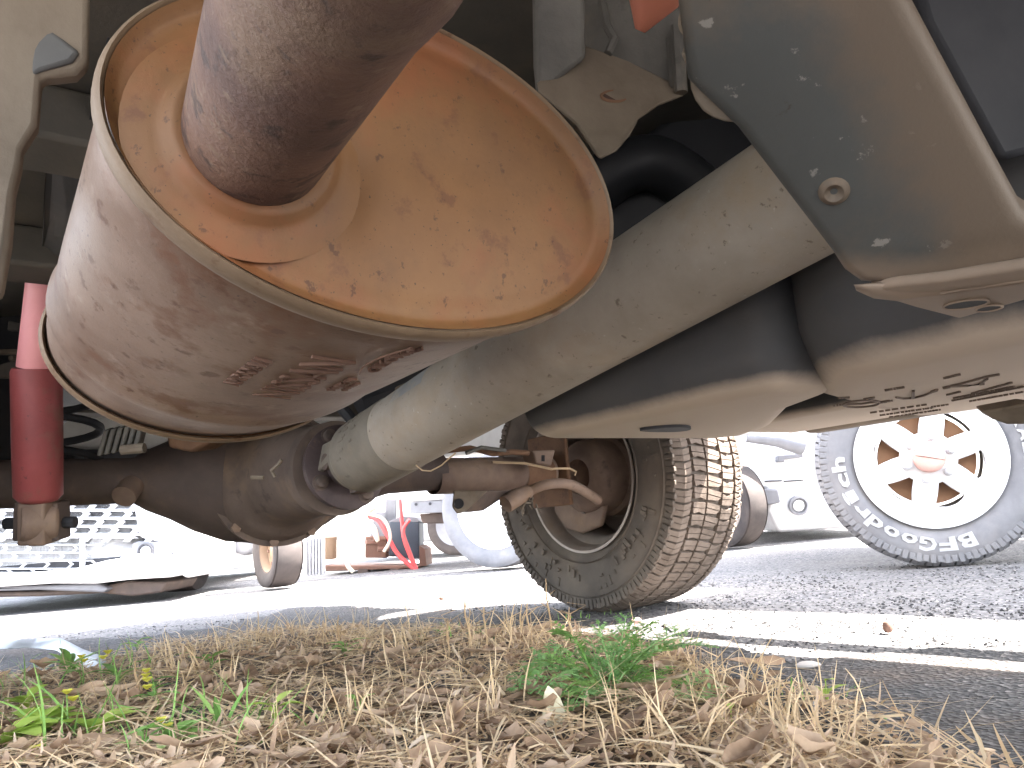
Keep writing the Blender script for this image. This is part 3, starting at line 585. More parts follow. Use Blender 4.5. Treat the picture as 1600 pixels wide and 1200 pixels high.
mb = MB(); ps = [tank_pt(1040 + 40 * math.cos(a), 672 + 3.4 * math.sin(a) * (1 + .4 * math.cos(a)) - 1.5 * math.cos(a)) for a in np.linspace(0, 2 * math.pi, 20, endpoint=False)]
mb.prism(ps, A(0, 0, .004)); obj('drain_slot', mb, MT['dark'], tank)
def dash_line(mb, p, q, n, seed, w=.0016):
    rg = random.Random(seed); p, q = A(*p), A(*q)
    t = 0.0
    while t < 1:
        l = rg.uniform(.5, 1.6) / n; a = p + (q - p) * t; b_ = p + (q - p) * min(1, t + l * .72)
        A0, B0 = tank_pt(*a), tank_pt(*b_); d = B0 - A0
        if np.linalg.norm(d) > 1e-4:
            s_ = unit(np.cross(ZA, d)) * w * rg.uniform(.5, 1.2); mb.box((A0 + B0) / 2, d / 2, s_, A(0, 0, .0012))
        t += l
mb = MB()
for i, (p, q, n) in enumerate((((1360, 645), (1448, 632), 9), ((1375, 649), (1458, 637), 16), ((1390, 652), (1470, 640), 16), ((1455, 636), (1482, 632), 5),
    ((1518, 615), (1580, 598), 12), ((1490, 622), (1585, 604), 20), ((1488, 626), (1600, 604), 20), ((1515, 627), (1600, 612), 14),
    ((1383, 610), (1413, 605), 8), ((1475, 591), (1500, 585), 7), ((1302, 634), (1318, 632), 4), ((1376, 629), (1395, 626), 4), ((1480, 617), (1500, 612), 5), ((1310, 622), (1327, 621), 4), ((1350, 624), (1366, 621), 4))):
    dash_line(mb, p, q, n, i)
kind(obj('moulded_print', mb, MT['print'], tank), 'stuff')
mb = MB()
def tcurve(pts, r=.0013): mb.tube([tank_pt(*p) for p in pts], r, 5)
tcurve([(1346 + 29 * math.cos(a), 631 + 5.2 * math.sin(a) - .06 * 29 * math.cos(a)) for a in np.linspace(0, 2 * math.pi, 24)])
tcurve([(1318, 632), (1345, 631), (1373, 627)]); tcurve([(1373, 629), (1390, 626)])
tcurve([(1400, 621), (1412, 623), (1428, 622), (1444, 618), (1458, 612)]); tcurve([(1425, 622), (1426, 611), (1428, 611), (1428, 622)], .0012); tcurve([(1456, 612), (1464, 609)], .002)
tcurve([(1484, 604), (1512, 603), (1532, 600), (1543, 592)]); tcurve([(1486, 603), (1500, 600), (1545, 588), (1562, 585)]); tcurve([(1474, 606), (1484, 604)], .002); tcurve([(1530, 600), (1538, 599)], .002)
obj('moulded_diagram', mb, MT['print'], tank)
ps = [W(*q) for q in ((1532, 644, .98), (1600, 632, .94), (1660, 640, .92), (1600, 664, .96), (1575, 664, .97), (1552, 656, .98))]
mb = MB(); mb.prism(ps, A(.01, .03, .012)); obj('tank_strap_end', mb, MT['frame_pale'], tank, bevel=.004)

# --- slate-grey cross beam at upper right (hat section with a turned bottom flange)
def WB(x, y, d): return W(x, y, d * .82)
# main web
_w = [WB(*q) for q in ((1150, 205, .612), (1300, 400, .655), (1400, -120, .50))]; WN = unit(np.cross(_w[1] - _w[0], _w[2] - _w[0])); WN = WN if WN @ FW < 0 else -WN
def on_web(x, y): return on_plane(x, y, WN, _w[0])
web = [on_web(*q) for q in ((1040, -120), (1072, 130), (1150, 205), (1300, 400), (1318, 428), (1345, 447), (1400, 452), (1470, 446), (1600, 424), (1700, 400), (1600, 335), (1560, 262), (1420, 0), (1360, -120))]
def beam_material():
    m = MT['beam']; nt = m.node_tree; L = nt.links; bs = nt.nodes['Principled BSDF']; c = bs.inputs['Base Color'].links[0].from_socket
    vec = coord(nt); o0 = ORG['pickup_truck']
    def band(p0, p1, half, fade, col, amp, c):
        ax = unit(p1 - p0); nv = unit(np.cross(ax, WN)); d0 = float((p0 - o0) @ nv)
        dt = nt.nodes.new('ShaderNodeVectorMath'); dt.operation = 'DOT_PRODUCT'; L.new(vec, dt.inputs[0]); dt.inputs[1].default_value = tuple(nv)
        sb_ = nt.nodes.new('ShaderNodeMath'); sb_.operation = 'SUBTRACT'; L.new(dt.outputs['Value'], sb_.inputs[0]); sb_.inputs[1].default_value = d0
        ab = nt.nodes.new('ShaderNodeMath'); ab.operation = 'ABSOLUTE'; L.new(sb_.outputs[0], ab.inputs[0])
        ns = noise(nt, 22, 8, .7, vec); ma = nt.nodes.new('ShaderNodeMath'); ma.operation = 'MULTIPLY_ADD'; L.new(ns.outputs[0], ma.inputs[0]); ma.inputs[1].default_value = -amp; L.new(ab.outputs[0], ma.inputs[2])
        mr = nt.nodes.new('ShaderNodeMapRange'); mr.interpolation_type = 'SMOOTHSTEP'; L.new(ma.outputs[0], mr.inputs[0])
        mr.inputs[1].default_value = half - amp * .5; mr.inputs[2].default_value = half + fade - amp * .5; mr.inputs[3].default_value = .85; mr.inputs[4].default_value = 0
        return mixc(nt, mr.outputs[0], c, col)
    c = band(on_web(1360, -60), on_web(1580, 400), .012, .045, (.105, .074, .050), .05, c)
    c = band(on_web(1330, 440), on_web(1600, 424), .004, .022, (.17, .125, .09), .02, c)
    L.new(c, bs.inputs['Base Color'])
beam_material()
mb = MB(); mb.prism(web, -WN * .035); beam = obj('cross_beam', mb, MT['beam'], truck, bevel=.010, segs=3)
_p = [WB(*q) for q in ((1345, 452, .672), (1500, 499, .695), (1600, 471, .612))]; FN = unit(np.cross(_p[1] - _p[0], _p[2] - _p[0])); FN = FN if FN[2] < 0 else -FN
def on_flange(x, y): return on_plane(x, y, FN, _p[0])
flp = [on_flange(*q) for q in ((1356, 453), (1380, 466), (1430, 481), (1500, 499), (1600, 471), (1700, 440), (1700, 392), (1600, 420), (1470, 440), (1400, 447))]
mb = MB(); mb.prism(flp, -FN * .008); obj('bottom_flange', mb, MT['flange_dust'], beam, bevel=.003, segs=3)
Tp = [on_web(x, y) + WN * .001 for x, y in ((1334, 444), (1360, 442), (1400, 440), (1470, 432), (1600, 410), (1700, 386))]
Ep = [on_flange(*q) + FN * .0006 for q in ((1340, 450), (1366, 462), (1402, 466), (1472, 458), (1600, 438), (1700, 412))]
rows_ = []
for t in np.linspace(0, 1, 9):
    rows_.append([(1 - t) ** 2 * a_ + 2 * t * (1 - t) * (W(*(lambda q: (q[0], q[1]))(pq), .5) * 0 + .5 * (a_ + e_) + (e_ - a_) * .12 - ray(1450, 440) * .007) + t * t * e_ for a_, e_, pq in zip(Tp, Ep, ((1330, 440),) * 6)])
mb = MB(); mb.add([p for r in rows_ for p in r], [(i * 6 + k, i * 6 + k + 1, (i + 1) * 6 + k + 1, (i + 1) * 6 + k) for i in range(8) for k in range(5)])
bo = obj('flange_bend', mb, MT['flange_dust'], beam, smooth=80); so_ = bo.modifiers.new('s', 'SOLIDIFY'); so_.thickness = .003; so_.offset = 0
def oval(cx, cy, a, b, tilt): return [(cx + a * math.cos(t) * math.cos(tilt) - b * math.sin(t) * math.sin(tilt), cy + a * math.cos(t) * math.sin(tilt) + b * math.sin(t) * math.cos(tilt)) for t in np.linspace(0, 2 * math.pi, 24, endpoint=False)]
for (cx, cy, a, b) in ((1510, 474, 36, 6.0), (1546, 480, 21, 4.2)):
    mb = MB(); mb.prism([on_flange(*q) + FN * .0008 for q in oval(cx, cy, a, b, -.13)], -FN * .004); obj('flange_hole', mb, MT['dark'], beam)
    mb = MB(); P_ = [on_flange(*q) + FN * .0006 for q in oval(cx, cy, a, b, -.13)]; mb.tube(P_ + P_[:2], .0009, 5, False); obj('hole_lip', mb, MT['flange_dust'], beam)
def fl_oval(cx, cy, a, b, tilt, d): return [WB(x, y, d) for x, y in oval(cx, cy, a, b, tilt)]
mb = MB(); c = on_web(1303, 299) + WN * .001; mb.lathe(c, WN, [(-.012, .011), (-.002, .0105), (.001, .0085), (.002, .006), (.001, .0045), (-.003, .0)], 20); obj('clip_bolt', mb, MT['beam_dust'], beam)
mb = MB(); mb.prism([on_web(*q) - WN * .008 for q in ((1060, 90), (1074, 120), (1077, 148), (1084, 166), (1096, 182), (1112, 193), (1130, 199), (1150, 201), (1190, 190), (1150, 90))], -WN * .02)
obj('bush_plate', mb, MT['frame_pale'], beam, bevel=.002)
mb = MB(); mb.lathe(WB(1088, 32, .585), -unit(WB(1088, 32, .585) - CP), [(0, .011), (.004, .011), (.006, .009), (.003, .007), (.003, 0)], 20); obj('plug_ring', mb, MT['frame_pale'], beam)
mb = MB(); mb.prism([WB(*q) for q in ((1395, -120, .70), (1440, 40, .70), (1560, 262, .70), (1640, 240, .70), (1760, 60, .72), (1760, -120, .72))], A(.02, .06, .05)); obj('gearbox_guard', mb, MT['dark'], truck, bevel=.01)
# --- brackets and sheet metal at the top
mb = MB(); ps = [W(*q) for q in ((833, -60, .66), (912, -60, .66), (916, 90, .67), (840, 150, .67), (835, 100, .67))]
mb.prism(ps, A(.0, .02, .01)); br = obj('hanger_bracket', mb, MT['frame_grey'], truck, bevel=.004)
ps = [W(*q) for q in ((838, 146, .66), (916, 84, .69), (985, 110, .70), (1072, 152, .70), (1028, 170, .68), (1000, 190, .67), (985, 215, .66), (965, 240, .655), (935, 255, .65), (900, 200, .65))]
mb = MB(); mb.prism(ps, A(.0, .006, .014)); obj('bracket_foot', mb, MT['frame_pale'], br, bevel=.004)
bn = unit(np.cross(ps[2] - ps[0], ps[5] - ps[0])); bn = bn if bn @ FW < 0 else -bn
P_ = [on_plane(*q, bn, ps[0]) + bn * .001 for q in oval(960, 152, 21, 8, .05)]
mb = MB(); mb.prism(P_, -bn * .004); obj('bracket_hole', mb, plain('dark rusty hole', (.045, .022, .014), .9), br)
mb = MB(); mb.tube(P_ + P_[:2], .0014, 6, False); obj('hole_lip', mb, MT['rust'], br)
ps = [W(*q) for q in ((908, -60, .74), (1080, -60, .70), (1070, 148, .71), (990, 112, .72), (912, 82, .73))]
mb = MB(); mb.prism(ps, A(.0, .05, .02)); obj('gusset', mb, MT['frame_grey'], br, bevel=.004)
mb = MB(); mb.tube([W(1058, 40, .70), W(1064, 145, .695)], .006, 8); obj('brake_pipe', mb, MT['frame_grey'], br)
mb = MB(); mb.tube([W(1048, 60, .71), W(1052, 140, .705)], .004, 8); obj('brake_pipe', mb, MT['frame_grey'], br)
mb = MB(); mb.tube([W(940, 0, .72), W(948, 40, .71), W(960, 62, .705), W(950, 84, .70)], .004, 7); obj('brake_pipe', mb, MT['frame_grey'], br)
mb = MB(); mb.tube([W(1040, -80, .55), W(1020, 0, .57), W(1000, 48, .58)], [.026, .019, .004], 14); obj('red_bump_stop', mb, plain('faded red rubber', (.30, .10, .06), .6), truck)
# glossy black box behind the shaft and beam
mb = MB(); ps = [W(*q) for q in ((930, 270, .98), (1010, 205, .98), (1085, 150, .98), (1240, 170, .98), (1260, 240, .98), (1080, 350, .98), (940, 420, .98))]
mb.prism(ps, A(.10, .25, .05)); vb = obj('charcoal_canister', mb, MT['gloss_black'], truck, bevel=.012, segs=3)
mb = MB(); mb.tube(spline([W(925, 300, .97), W(965, 268, .96), W(1015, 255, .96), W(1060, 275, .97), W(1110, 315, .98)]), .034, 20); obj('filler_hose', mb, MT['gloss_black'], vb)
# floor, rails, body shell
mb = MB(); mb.vbox(-1.80, .00, -1.28, 3.2, .735, .765); obj('floor_pan', mb, MT['floor'], truck)
for f0 in (-.9, -.25, .35, .75, 1.55, 2.1):
    mb = MB(); mb.vbox(-1.60, -.08, f0, f0 + .09, .675, .7345); obj('floor_rib', mb, MT['floor'], truck, bevel=.006)
for u0 in (-1.42, -.36):
    mb = MB(); mb.vbox(u0, u0 + .075, -1.25, 1.0, .60, .672); obj('chassis_rail', mb, MT['dark'], truck, bevel=.008)
def side(u0, u1, zs=.80):
    out = [(-1.28, .56), (-.50, .52)] + [(.50 * math.cos(a), .42 + .46 * math.sin(a)) for a in np.linspace(math.pi - .2, .2, 14)] + [(.52, zs), (3.2, zs), (3.2, 1.06), (-1.28, 1.06)]
    mb = MB(); mb.prism([V(u0, f, z) for f, z in out], UA * (u1 - u0)); return mb
obj('body_side', side(.07, .115), MT['body'], truck, bevel=.008)
obj('body_side', side(-1.87, -1.825, .62), MT['body'], truck, bevel=.008)
mb = MB(); mb.prism([V(-1.79, f, z) for f, z in ((1.9, .80), (3.2, .80), (3.2, 1.25), (2.9, 1.6), (2.1, 1.6), (1.9, 1.2))], UA * 1.86); obj('cab', mb, MT['body'], truck, bevel=.05, segs=3)
mb = MB(); mb.vbox(-1.79, .07, -1.33, -1.27, .55, 1.06); obj('tailgate', mb, MT['body'], truck, bevel=.008)
mb = MB(); mb.vbox(-1.79, .07, -1.27, -1.20, .50, .62); obj('rear_bumper', mb, MT['dark'], truck, bevel=.01)
# near left edge: pale sill sheet, grey inner panel, dark stone guard
ps = [W(*q) for q in ((-120, -80, .44), (138, -80, .46), (136, 95, .47), (118, 114, .47), (62, 120, .465), (56, 195, .47), (32, 232, .47), (30, 258, .47), (20, 300, .47), (14, 380, .475), (0, 460, .475), (-120, 500, .46))]
mb = MB(); mb.prism(ps, A(-.005, .012, 0)); sl = obj('sill_flange', mb, MT['frame_pale'], truck, bevel=.003)
ps = [W(*q) for q in ((48, 116, .462), (50, 60, .462), (62, 42, .462), (78, 46, .462), (122, 80, .465), (110, 96, .465), (62, 110, .462))]
mb = MB(); mb.prism(ps, FW * .004); obj('sill_notch', mb, MT['inner_grey'], sl, bevel=.002)
ps = [W(*q) for q in ((62, 400, 1.15), (78, 130, .80), (125, -80, .72), (205, -80, .70), (172, 60, .76), (158, 150, .82), (128, 300, 1.0), (105, 400, 1.12))]
mb = MB(); mb.prism(ps, A(-.01, .03, 0)); obj('inner_panel', mb, MT['inner_grey'], truck, bevel=.004)
ps = [W(*q) for q in ((92, 420, 1.02), (150, 120, .76), (170, 40, .72), (220, -80, .69), (300, -80, .75), (200, 200, .86), (140, 420, 1.05))]
mb = MB(); mb.prism(ps, A(.0, .02, 0)); obj('heat_shield', mb, MT['dark'], truck, bevel=.003)
# things half seen at the far left: spring hanger, bracket plates, bolts
mb = MB(); mb.prism([W(*q) for q in ((-40, 380, 1.5), (60, 360, 1.5), (50, 700, 1.55), (120, 700, 1.6), (120, 780, 1.62), (-60, 785, 1.6))], A(.0, .05, 0)); hg = obj('spring_hanger', mb, MT['dark'], truck, bevel=.006)
for ps_, mt in ((((12, 400), (40, 400), (42, 430), (22, 425)), 'frame_pale'), (((-10, 545), (32, 545), (32, 553), (-10, 553)), 'frame_pale'), (((-10, 572), (34, 558), (36, 575), (10, 590), (-10, 590)), 'frame_grey'), (((12, 500), (30, 505), (28, 516), (10, 516)), 'frame_grey')):
    mb = MB(); mb.prism([W(x, y, 1.46) for x, y in ps_], A(0, .015, 0)); obj('hanger_plate', mb, MT[mt], hg, bevel=.003)
for q, r_ in (((27, 355), .008), ((33, 407), .010), ((20, 560), .005)):
    mb = MB(); c = W(*q, 1.4); mb.lathe(c, -FW, [(-.01, r_), (.006, r_), (.008, 0)], 8); obj('hanger_bolt', mb, MT['frame_pale'], hg)
mb = MB(); mb.prism([W(26, 645, 1.33), W(30, 668, 1.33), W(24, 702, 1.33), (W(18, 703, 1.33))], A(0, .01, 0)); obj('reflector_tab', mb, plain('orange tab', (.55, .25, .10), .5), hg)
mb = MB(); mb.tube([W(648, 770 - 130, 1.14), W(660, 752 - 0, 1.14)], .001, 5)
mb = MB(); mb.tube([W(650, 727, 1.16), W(660, 735, 1.15), W(673, 736, 1.14), (W(690, 727, 1.13)), W(703, 715, 1.12), W(712, 708, 1.12)], .0011, 6); obj('hanging_wire', mb, MT['wire'], truck)
mb = MB(); mb.tube([W(530, 632, 1.32), W(560, 668, 1.32), W(585, 690, 1.35)], .010, 8); mb.tube([W(560, 630, 1.45), W(640, 600, 1.5), W(700, 570, 1.5)], .03, 10); obj('brake_hose', mb, MT['dark'], truck)
mb = MB(); mb.prism([W(*q) for q in ((616, 605, 1.25), (650, 590, 1.25), (660, 600, 1.25), (620, 634, 1.25))], A(0, .02, 0)); obj('pale_clip', mb, MT['frame_pale'], truck, bevel=.003)

# ------------------------------------------------------------------ vehicle on the right: only its wheel shows below the tank
vb_ = thing('parked_truck', 'silver truck on the right with white alloy wheel and white-lettered tyre', 'truck', (2.3, 2.9, 0))
BC = A(1.437, 2.816, .366); bth = 1.22; BA = A(math.cos(bth), math.sin(bth), 0); BR, BWd, BRR = .368, .245, .236
hb = BWd / 2
mb = MB(); mb.lathe(BC, BA, [(-hb * .80, BRR - .006), (-hb * .9, BRR + .003), (-hb * .95, BRR + .002), (-hb * .95, BRR - .010), (-hb * .8, BRR - .014), (-hb * .7, BRR - .03), (hb * .8, BRR - .035), (hb * .9, BRR)], 80)
bw = obj('wheel', mb, MT['alloy'], vb_, smooth=40)
make_tyre('tyre', bw, BC, BA, BR, BWd, BRR, MT['tyre_grey'], MT['tyre_grey'], 50)
bx, bz = frame_of(BA)                                     # bx points to the picture's left seen from outside
def bpt(ang, r, off): # ang measured as seen from the camera, counter-clockwise from the right
    return BC + off * BA + r * (math.cos(ang) * (bx * BXS) + math.sin(ang) * bz)
BXS = 1.0 if (bx @ RT) > 0 else -1.0
mb = MB(); vs, fs = [], []
rad = [.03, .055, .075, .090, .094, .105, .120, .135, .150, .162, .168, .172, .185, .205, BRR - .012]
TT = np.concatenate([np.linspace(-1, -.5, 6)[:-1], np.linspace(-.5, .5, 9), np.linspace(.5, 1, 6)[1:-1]]); NT = len(TT); NA = NT * 6
for r_ in rad:
    q_ = min(1, max(0, (r_ - .088) / .082)); wid = (.07 + .26 * q_ ** .8) * min(1, max(.25, (.175 - r_) / .010))
    for k in range(6):
        for t in TT:
            a = math.radians(46 + 60 * k) + (t / .5 * wid if abs(t) <= .5 else math.copysign(wid + (abs(t) - .5) / .5 * (math.pi / 6 - wid), t))
            vs.append(bpt(a, r_, -hb * (.72 - .25 * (1 - (r_ / BRR - .45) ** 2) + .25)))
for j in range(len(rad) - 1):
    for k in range(NA):
        t0, t1 = TT[k % NT], TT[(k + 1) % NT]
        if rad[j] >= .09 and rad[j + 1] <= .172 and -.5 <= t0 < t1 <= .5: continue
        fs.append((j * NA + k, j * NA + (k + 1) % NA, (j + 1) * NA + (k + 1) % NA, (j + 1) * NA + k))
mb.add(vs, fs); ro = obj('rim_face', mb, MT['alloy'], bw, smooth=50)
so = ro.modifiers.new('solid', 'SOLIDIFY'); so.thickness = .028; so.offset = -1 if BXS > 0 else 1
mb = MB(); mb.lathe(BC, BA, [(-hb * .25, .02), (-hb * .25, .155), (-hb * .15, .157), (-hb * .1, .02)], 56); obj('brake_disc', mb, MT['disc_rust'], bw, smooth=40)
mb = MB(); mb.lathe(BC, BA, [(-hb * .18, .165), (-hb * .10, .172), (.0, .18), (hb * .6, .19)], 48); obj('disc_shield', mb, MT['rim_brown'], bw, smooth=40)
mb = MB(); mb.lathe(BC, BA, [(-hb * 1.06, 0), (-hb * 1.06, .03), (-hb * 1.03, .045), (-hb * .98, .050), (-hb * .6, .051)], 40); obj('hub_cap', mb, MT['cap_pink'], bw, smooth=45)
mb = MB(); mb.tube([bpt(2.9, .045, -hb * 1.06), bpt(2.9, .016, -hb * 1.08), bpt(-.35, .01, -hb * 1.08), bpt(-.3, .045, -hb * 1.04)], .0012, 5); obj('cap_crack', mb, MT['print'], bw)
for k in range(6):
    a = math.radians(16 + 60 * k); mb = MB(); c = bpt(a, .074, -hb * .88); mb.lathe(c, -BA, [(-.02, .015), (.002, .015), (.0025, .0105), (.010, .0105), (.012, .0)], 16); obj('wheel_nut', mb, MT['silver'], bw, smooth=40)
mb = MB(); mb.box(bpt(-1.43, .185, -hb * .66), bx * .020, bz * .007, BA * .006); obj('wheel_weight', mb, MT['silver'], bw, bevel=.003)
vs0, _ = text_mesh('O', 1.0)
def wheel_text(word, a_mid, r0, r1, span):
    """raised letters round the sidewall, tops pointing outwards"""
    mb = MB(); n = len(word)
    for i, ch in enumerate(word):
        vs, fs = text_mesh(ch, 1.0, .03, .035)
        w_ = max(vs[:, 0].max() - vs[:, 0].min(), .2); lo = vs[:, 1].min() if ch not in 'g' else vs[:, 1].min(); hh = .72
        a = a_mid + span * (.5 - (i + .5) / n); out = []
        for x, y, z in vs:
            tx = (x - vs[:, 0].min()) / w_ - .5; ty = max(0, y) / hh
            out.append(bpt(a - tx * span / n * .90, r0 + (r1 - r0) * min(ty, 1.15), -hb * (1.0) - (.0035 if z > 0 else -.004)))
        if BXS < 0: pass
        mb.add(out, fs)
    return mb
obj('raised_lettering', wheel_text('BFGoodrich', math.radians(231), .268, .314, math.radians(116)), MT['letter'], bw, smooth=0)
obj('raised_lettering', wheel_text('ALL-TERRAIN', math.radians(38), .276, .308, math.radians(105)), MT['letter'], bw, smooth=0)
rg5 = random.Random(5); mb = MB()
for k in range(40):
    a = 2 * math.pi * k / 40; a2 = a + .10
    mb.tube([bpt(a, .334, -hb * .985), bpt(a + .05, .334, -hb * .985), bpt(a + .06, .344, -hb * .96), bpt(a2 + .02, .344, -hb * .96)], .0012, 4)
kind(obj('sidewall_moulding', mb, MT['tyre_grey'], bw), 'stuff')
# body above the wheel
BU = unit(A(UA[0], UA[1], 0)); 
def bodyb(u, f, z): return V(u, f, z)
mb = MB(); out = [(-.55, .56)] + [(.40 + .46 * math.cos(a), .40 + .43 * math.sin(a)) for a in np.linspace(math.pi - .35, .35, 12)] + [(1.0, .48), (3.6, .48), (3.6, 1.0), (2.6, 1.08), (-.5, 1.0)]
mb.prism([V(1.17, f, z) for f, z in out], UA * .06); obj('body_side', mb, MT['white'], vb_, bevel=.01)
mb = MB(); mb.prism([V(1.235, f, z) for f, z in ((-.5, .72), (3.6, .72), (3.6, 1.0), (3.0, 1.1), (2.5, 1.75), (.9, 1.78), (.6, 1.08), (-.5, 1.05))], UA * 1.55); obj('cab', mb, MT['white'], vb_, bevel=.05, segs=3)
for f_ in (3.0,):
    mb = MB(); mb.lathe(V(1.3, f_, .366), UA, tyre_profile(.366, .24, .23), 48); obj('tyre', mb, MT['tyre_grey'], vb_, smooth=50)
for f_ in (.38, 3.0):
    mb = MB(); mb.lathe(V(2.7, f_, .366), UA, tyre_profile(.366, .24, .23), 48); obj('tyre', mb, MT['tyre_grey'], vb_, smooth=50)

# ------------------------------------------------------------------ white car on the left, nose to the camera
cl = on_z(150, 950); cd = (cl - CP) @ FW
LC = thing('white_car', 'white car nose-on at far left with silver chevron mesh grille and fog lamp', 'car', (cl[0], cl[1], 0))
cz = ZA; cx_ = unit(A(.975, .05, 0)); cy_ = A(-cx_[1], cx_[0], 0)
FP = cl + .06 * cy_
def cp(px, py, back=0.0): return on_plane(px, py, cy_, FP + cy_ * back)
def cprism(name, pts, mat, depth, parent=LC, back=0.0, bevel=.012, segs=2):
    mb = MB(); mb.prism([cp(x, y, back) for x, y in pts], cy_ * depth); return obj(name, mb, mat, parent, bevel=bevel, segs=segs)
body = cprism('body', [(-260, 560), (250, 560), (300, 640), (312, 786), (306, 868), (296, 905), (280, 900), (270, 868), (255, 850), (215, 840), (205, 778), (180, 740), (150, 700), (-260, 700)], MT['white'], 1.1, bevel=.03, segs=3)
cprism('bumper', [(-260, 900), (0, 899), (70, 893), (120, 888), (165, 876), (190, 872), (210, 866), (275, 868), (300, 872), (306, 890), (265, 902), (200, 906), (150, 912), (80, 912), (0, 917), (-260, 925)], MT['white'], .25, back=-.07, bevel=.018, segs=3)
cprism('lower_lip', [(-260, 918), (0, 917), (150, 912), (170, 920), (160, 926), (60, 922), (-260, 930)], MT['grey_plastic'], .3, back=-.02)
cprism('undertray', [(-260, 927), (60, 924), (150, 918), (200, 908), (262, 910), (252, 926), (205, 932), (160, 927), (60, 932), (-260, 938)], MT['axle_dark'], .5, back=.04)
cprism('grille_back', [(-260, 700), (160, 700), (200, 770), (240, 838), (180, 880), (110, 892), (-260, 900)], MT['grille_dark'], .03, back=.05)
rows = [784 + 12.6 * k for k in range(5)]
gr = obj('grille', MB().prism([cp(x, y, .0) for x, y in ((-260, 841), (215, 841), (205, 836), (-260, 836))], cy_ * .02), MT['silver'], LC, bevel=.003)
for k, y0 in enumerate(rows):
    mb = MB(); mb.prism([cp(-260, y0 + 2.6, .005), (cp(204 + k * 6, y0 + 2.6, .005)), cp(204 + k * 6, y0 - 1.6, .005), cp(-260, y0 - 1.6, .005)], cy_ * .015)
    for j in range(14):
        x0 = 205 + k * 6 - 33 * j - (16 if k % 2 else 0)
        mb.prism([cp(x0 - 5, y0, .0), cp(x0 + 5, y0, .0), cp(x0 + 11, y0 + 6, .0), cp(x0 + 5, y0 + 12, .0), cp(x0 - 5, y0 + 12, .0), cp(x0 + 1, y0 + 6, .0)], cy_ * .02)
    obj('grille_bar', mb, MT['silver'], gr, bevel=.002)
for k in range(4):
    y0 = 851 + 12.5 * k
    mb = MB(); mb.prism([cp(-260, y0 + 2.2, .01), cp(160 - k * 8, y0 + 1.0, .01), cp(160 - k * 8, y0 - 1.0, .01), cp(-260, y0 - 1.2, .01)], cy_ * .015)
    for j in range(12):
        x0 = 150 - k * 4 - 37 * j - (18 if k % 2 else 0)
        mb.prism([cp(x0 - 2, y0 - .5, .005), cp(x0 + 2, y0 - .5, .005), cp(x0 + 9, y0 + 5.5, .005), cp(x0 + 2, y0 + 12, .005), cp(x0 - 2, y0 + 12, .005), cp(x0 + 5, y0 + 5.5, .005)], cy_ * .015)
    obj('grille_bar', mb, MT['silver'], gr, bevel=.0015)
cprism('grille_post', [(124, 842), (131, 842), (131, 886), (124, 887)], MT['silver'], .02, gr, -.004, .003)
cprism('fog_lamp_pocket', [(206, 850), (215, 846), (255, 847), (270, 868), (276, 874), (240, 876), (205, 876)], MT['grey_plastic'], .03, back=.0, bevel=.006)
c = cp(228, 861, -.004); mb = MB(); mb.lathe(c, -cy_, [(0, .043), (.012, .043), (.014, .037), (.006, .034), (.004, .0)], 28); fg = obj('fog_lamp', mb, MT['black_plastic'], LC, smooth=40)
mb = MB(); mb.lathe(c, -cy_, [(.006, .030), (.012, .02), (.014, .0)], 20); obj('lens', mb, MT['glass'], fg, smooth=50)
mb = MB(); mb.box(FP + cy_ * 2.4 - cx_ * .55 + A(0, 0, 1.05), cx_ * .72, cy_ * 1.1, A(0, 0, .32)); obj('cabin', mb, MT['white'], LC, bevel=.15, segs=4)
mb = MB(); mb.box(FP + cy_ * 2.0 - cx_ * .55 + A(0, 0, .52), cx_ * .84, cy_ * 1.95, A(0, 0, .33)); obj('rear_body', mb, MT['white'], LC, bevel=.08, segs=4)
for s_, k in ((-1.25, .75), (.18, .75), (-1.25, 3.2), (.18, 3.2)):
    mb = MB(); mb.lathe(FP + cx_ * s_ + cy_ * k + A(0, 0, .33), cx_, tyre_profile(.33, .2, .22), 40); obj('tyre', mb, MT['tyre_dark'], LC, smooth=50)

# pile of pale panels beyond the white car
def px_slab(name, pts, d, depth, mat, label, cat, group=None, bevel=.02):
    base = W(pts[0][0], pts[0][1], d); mb = MB(); mb.prism([W(x, y, d) for x, y in pts], unit(A(FW[0], FW[1], 0)) * depth)
    o = obj(name, mb, mat, None, bevel=bevel, segs=3, origin=A(base[0], base[1], 0)); tag(o, label, cat, group); return o
px_slab('bumper_cover', ((338, 808), (352, 806), (398, 845), (395, 862), (380, 868), (360, 862), (330, 822)), 5.2, .35, MT['pale_grey'], 'pale grey rounded cover leaning over the pile beside the white car', 'bumper cover', 'covers piled beside the white car', .05)
px_slab('bumper_cover', ((306, 822), (322, 812), (334, 826), (362, 866), (352, 870), (306, 872)), 5.35, .35, MT['pale_grey'], 'pale grey cover lying lowest in the pile beside the white car', 'bumper cover', 'covers piled beside the white car', .05)
px_slab('bumper_cover', ((300, 780), (318, 790), (340, 803), (334, 812), (306, 814), (300, 806)), 5.5, .5, MT['white'], 'white cover on top of the pile beside the white car', 'bumper cover', 'covers piled beside the white car', .04)

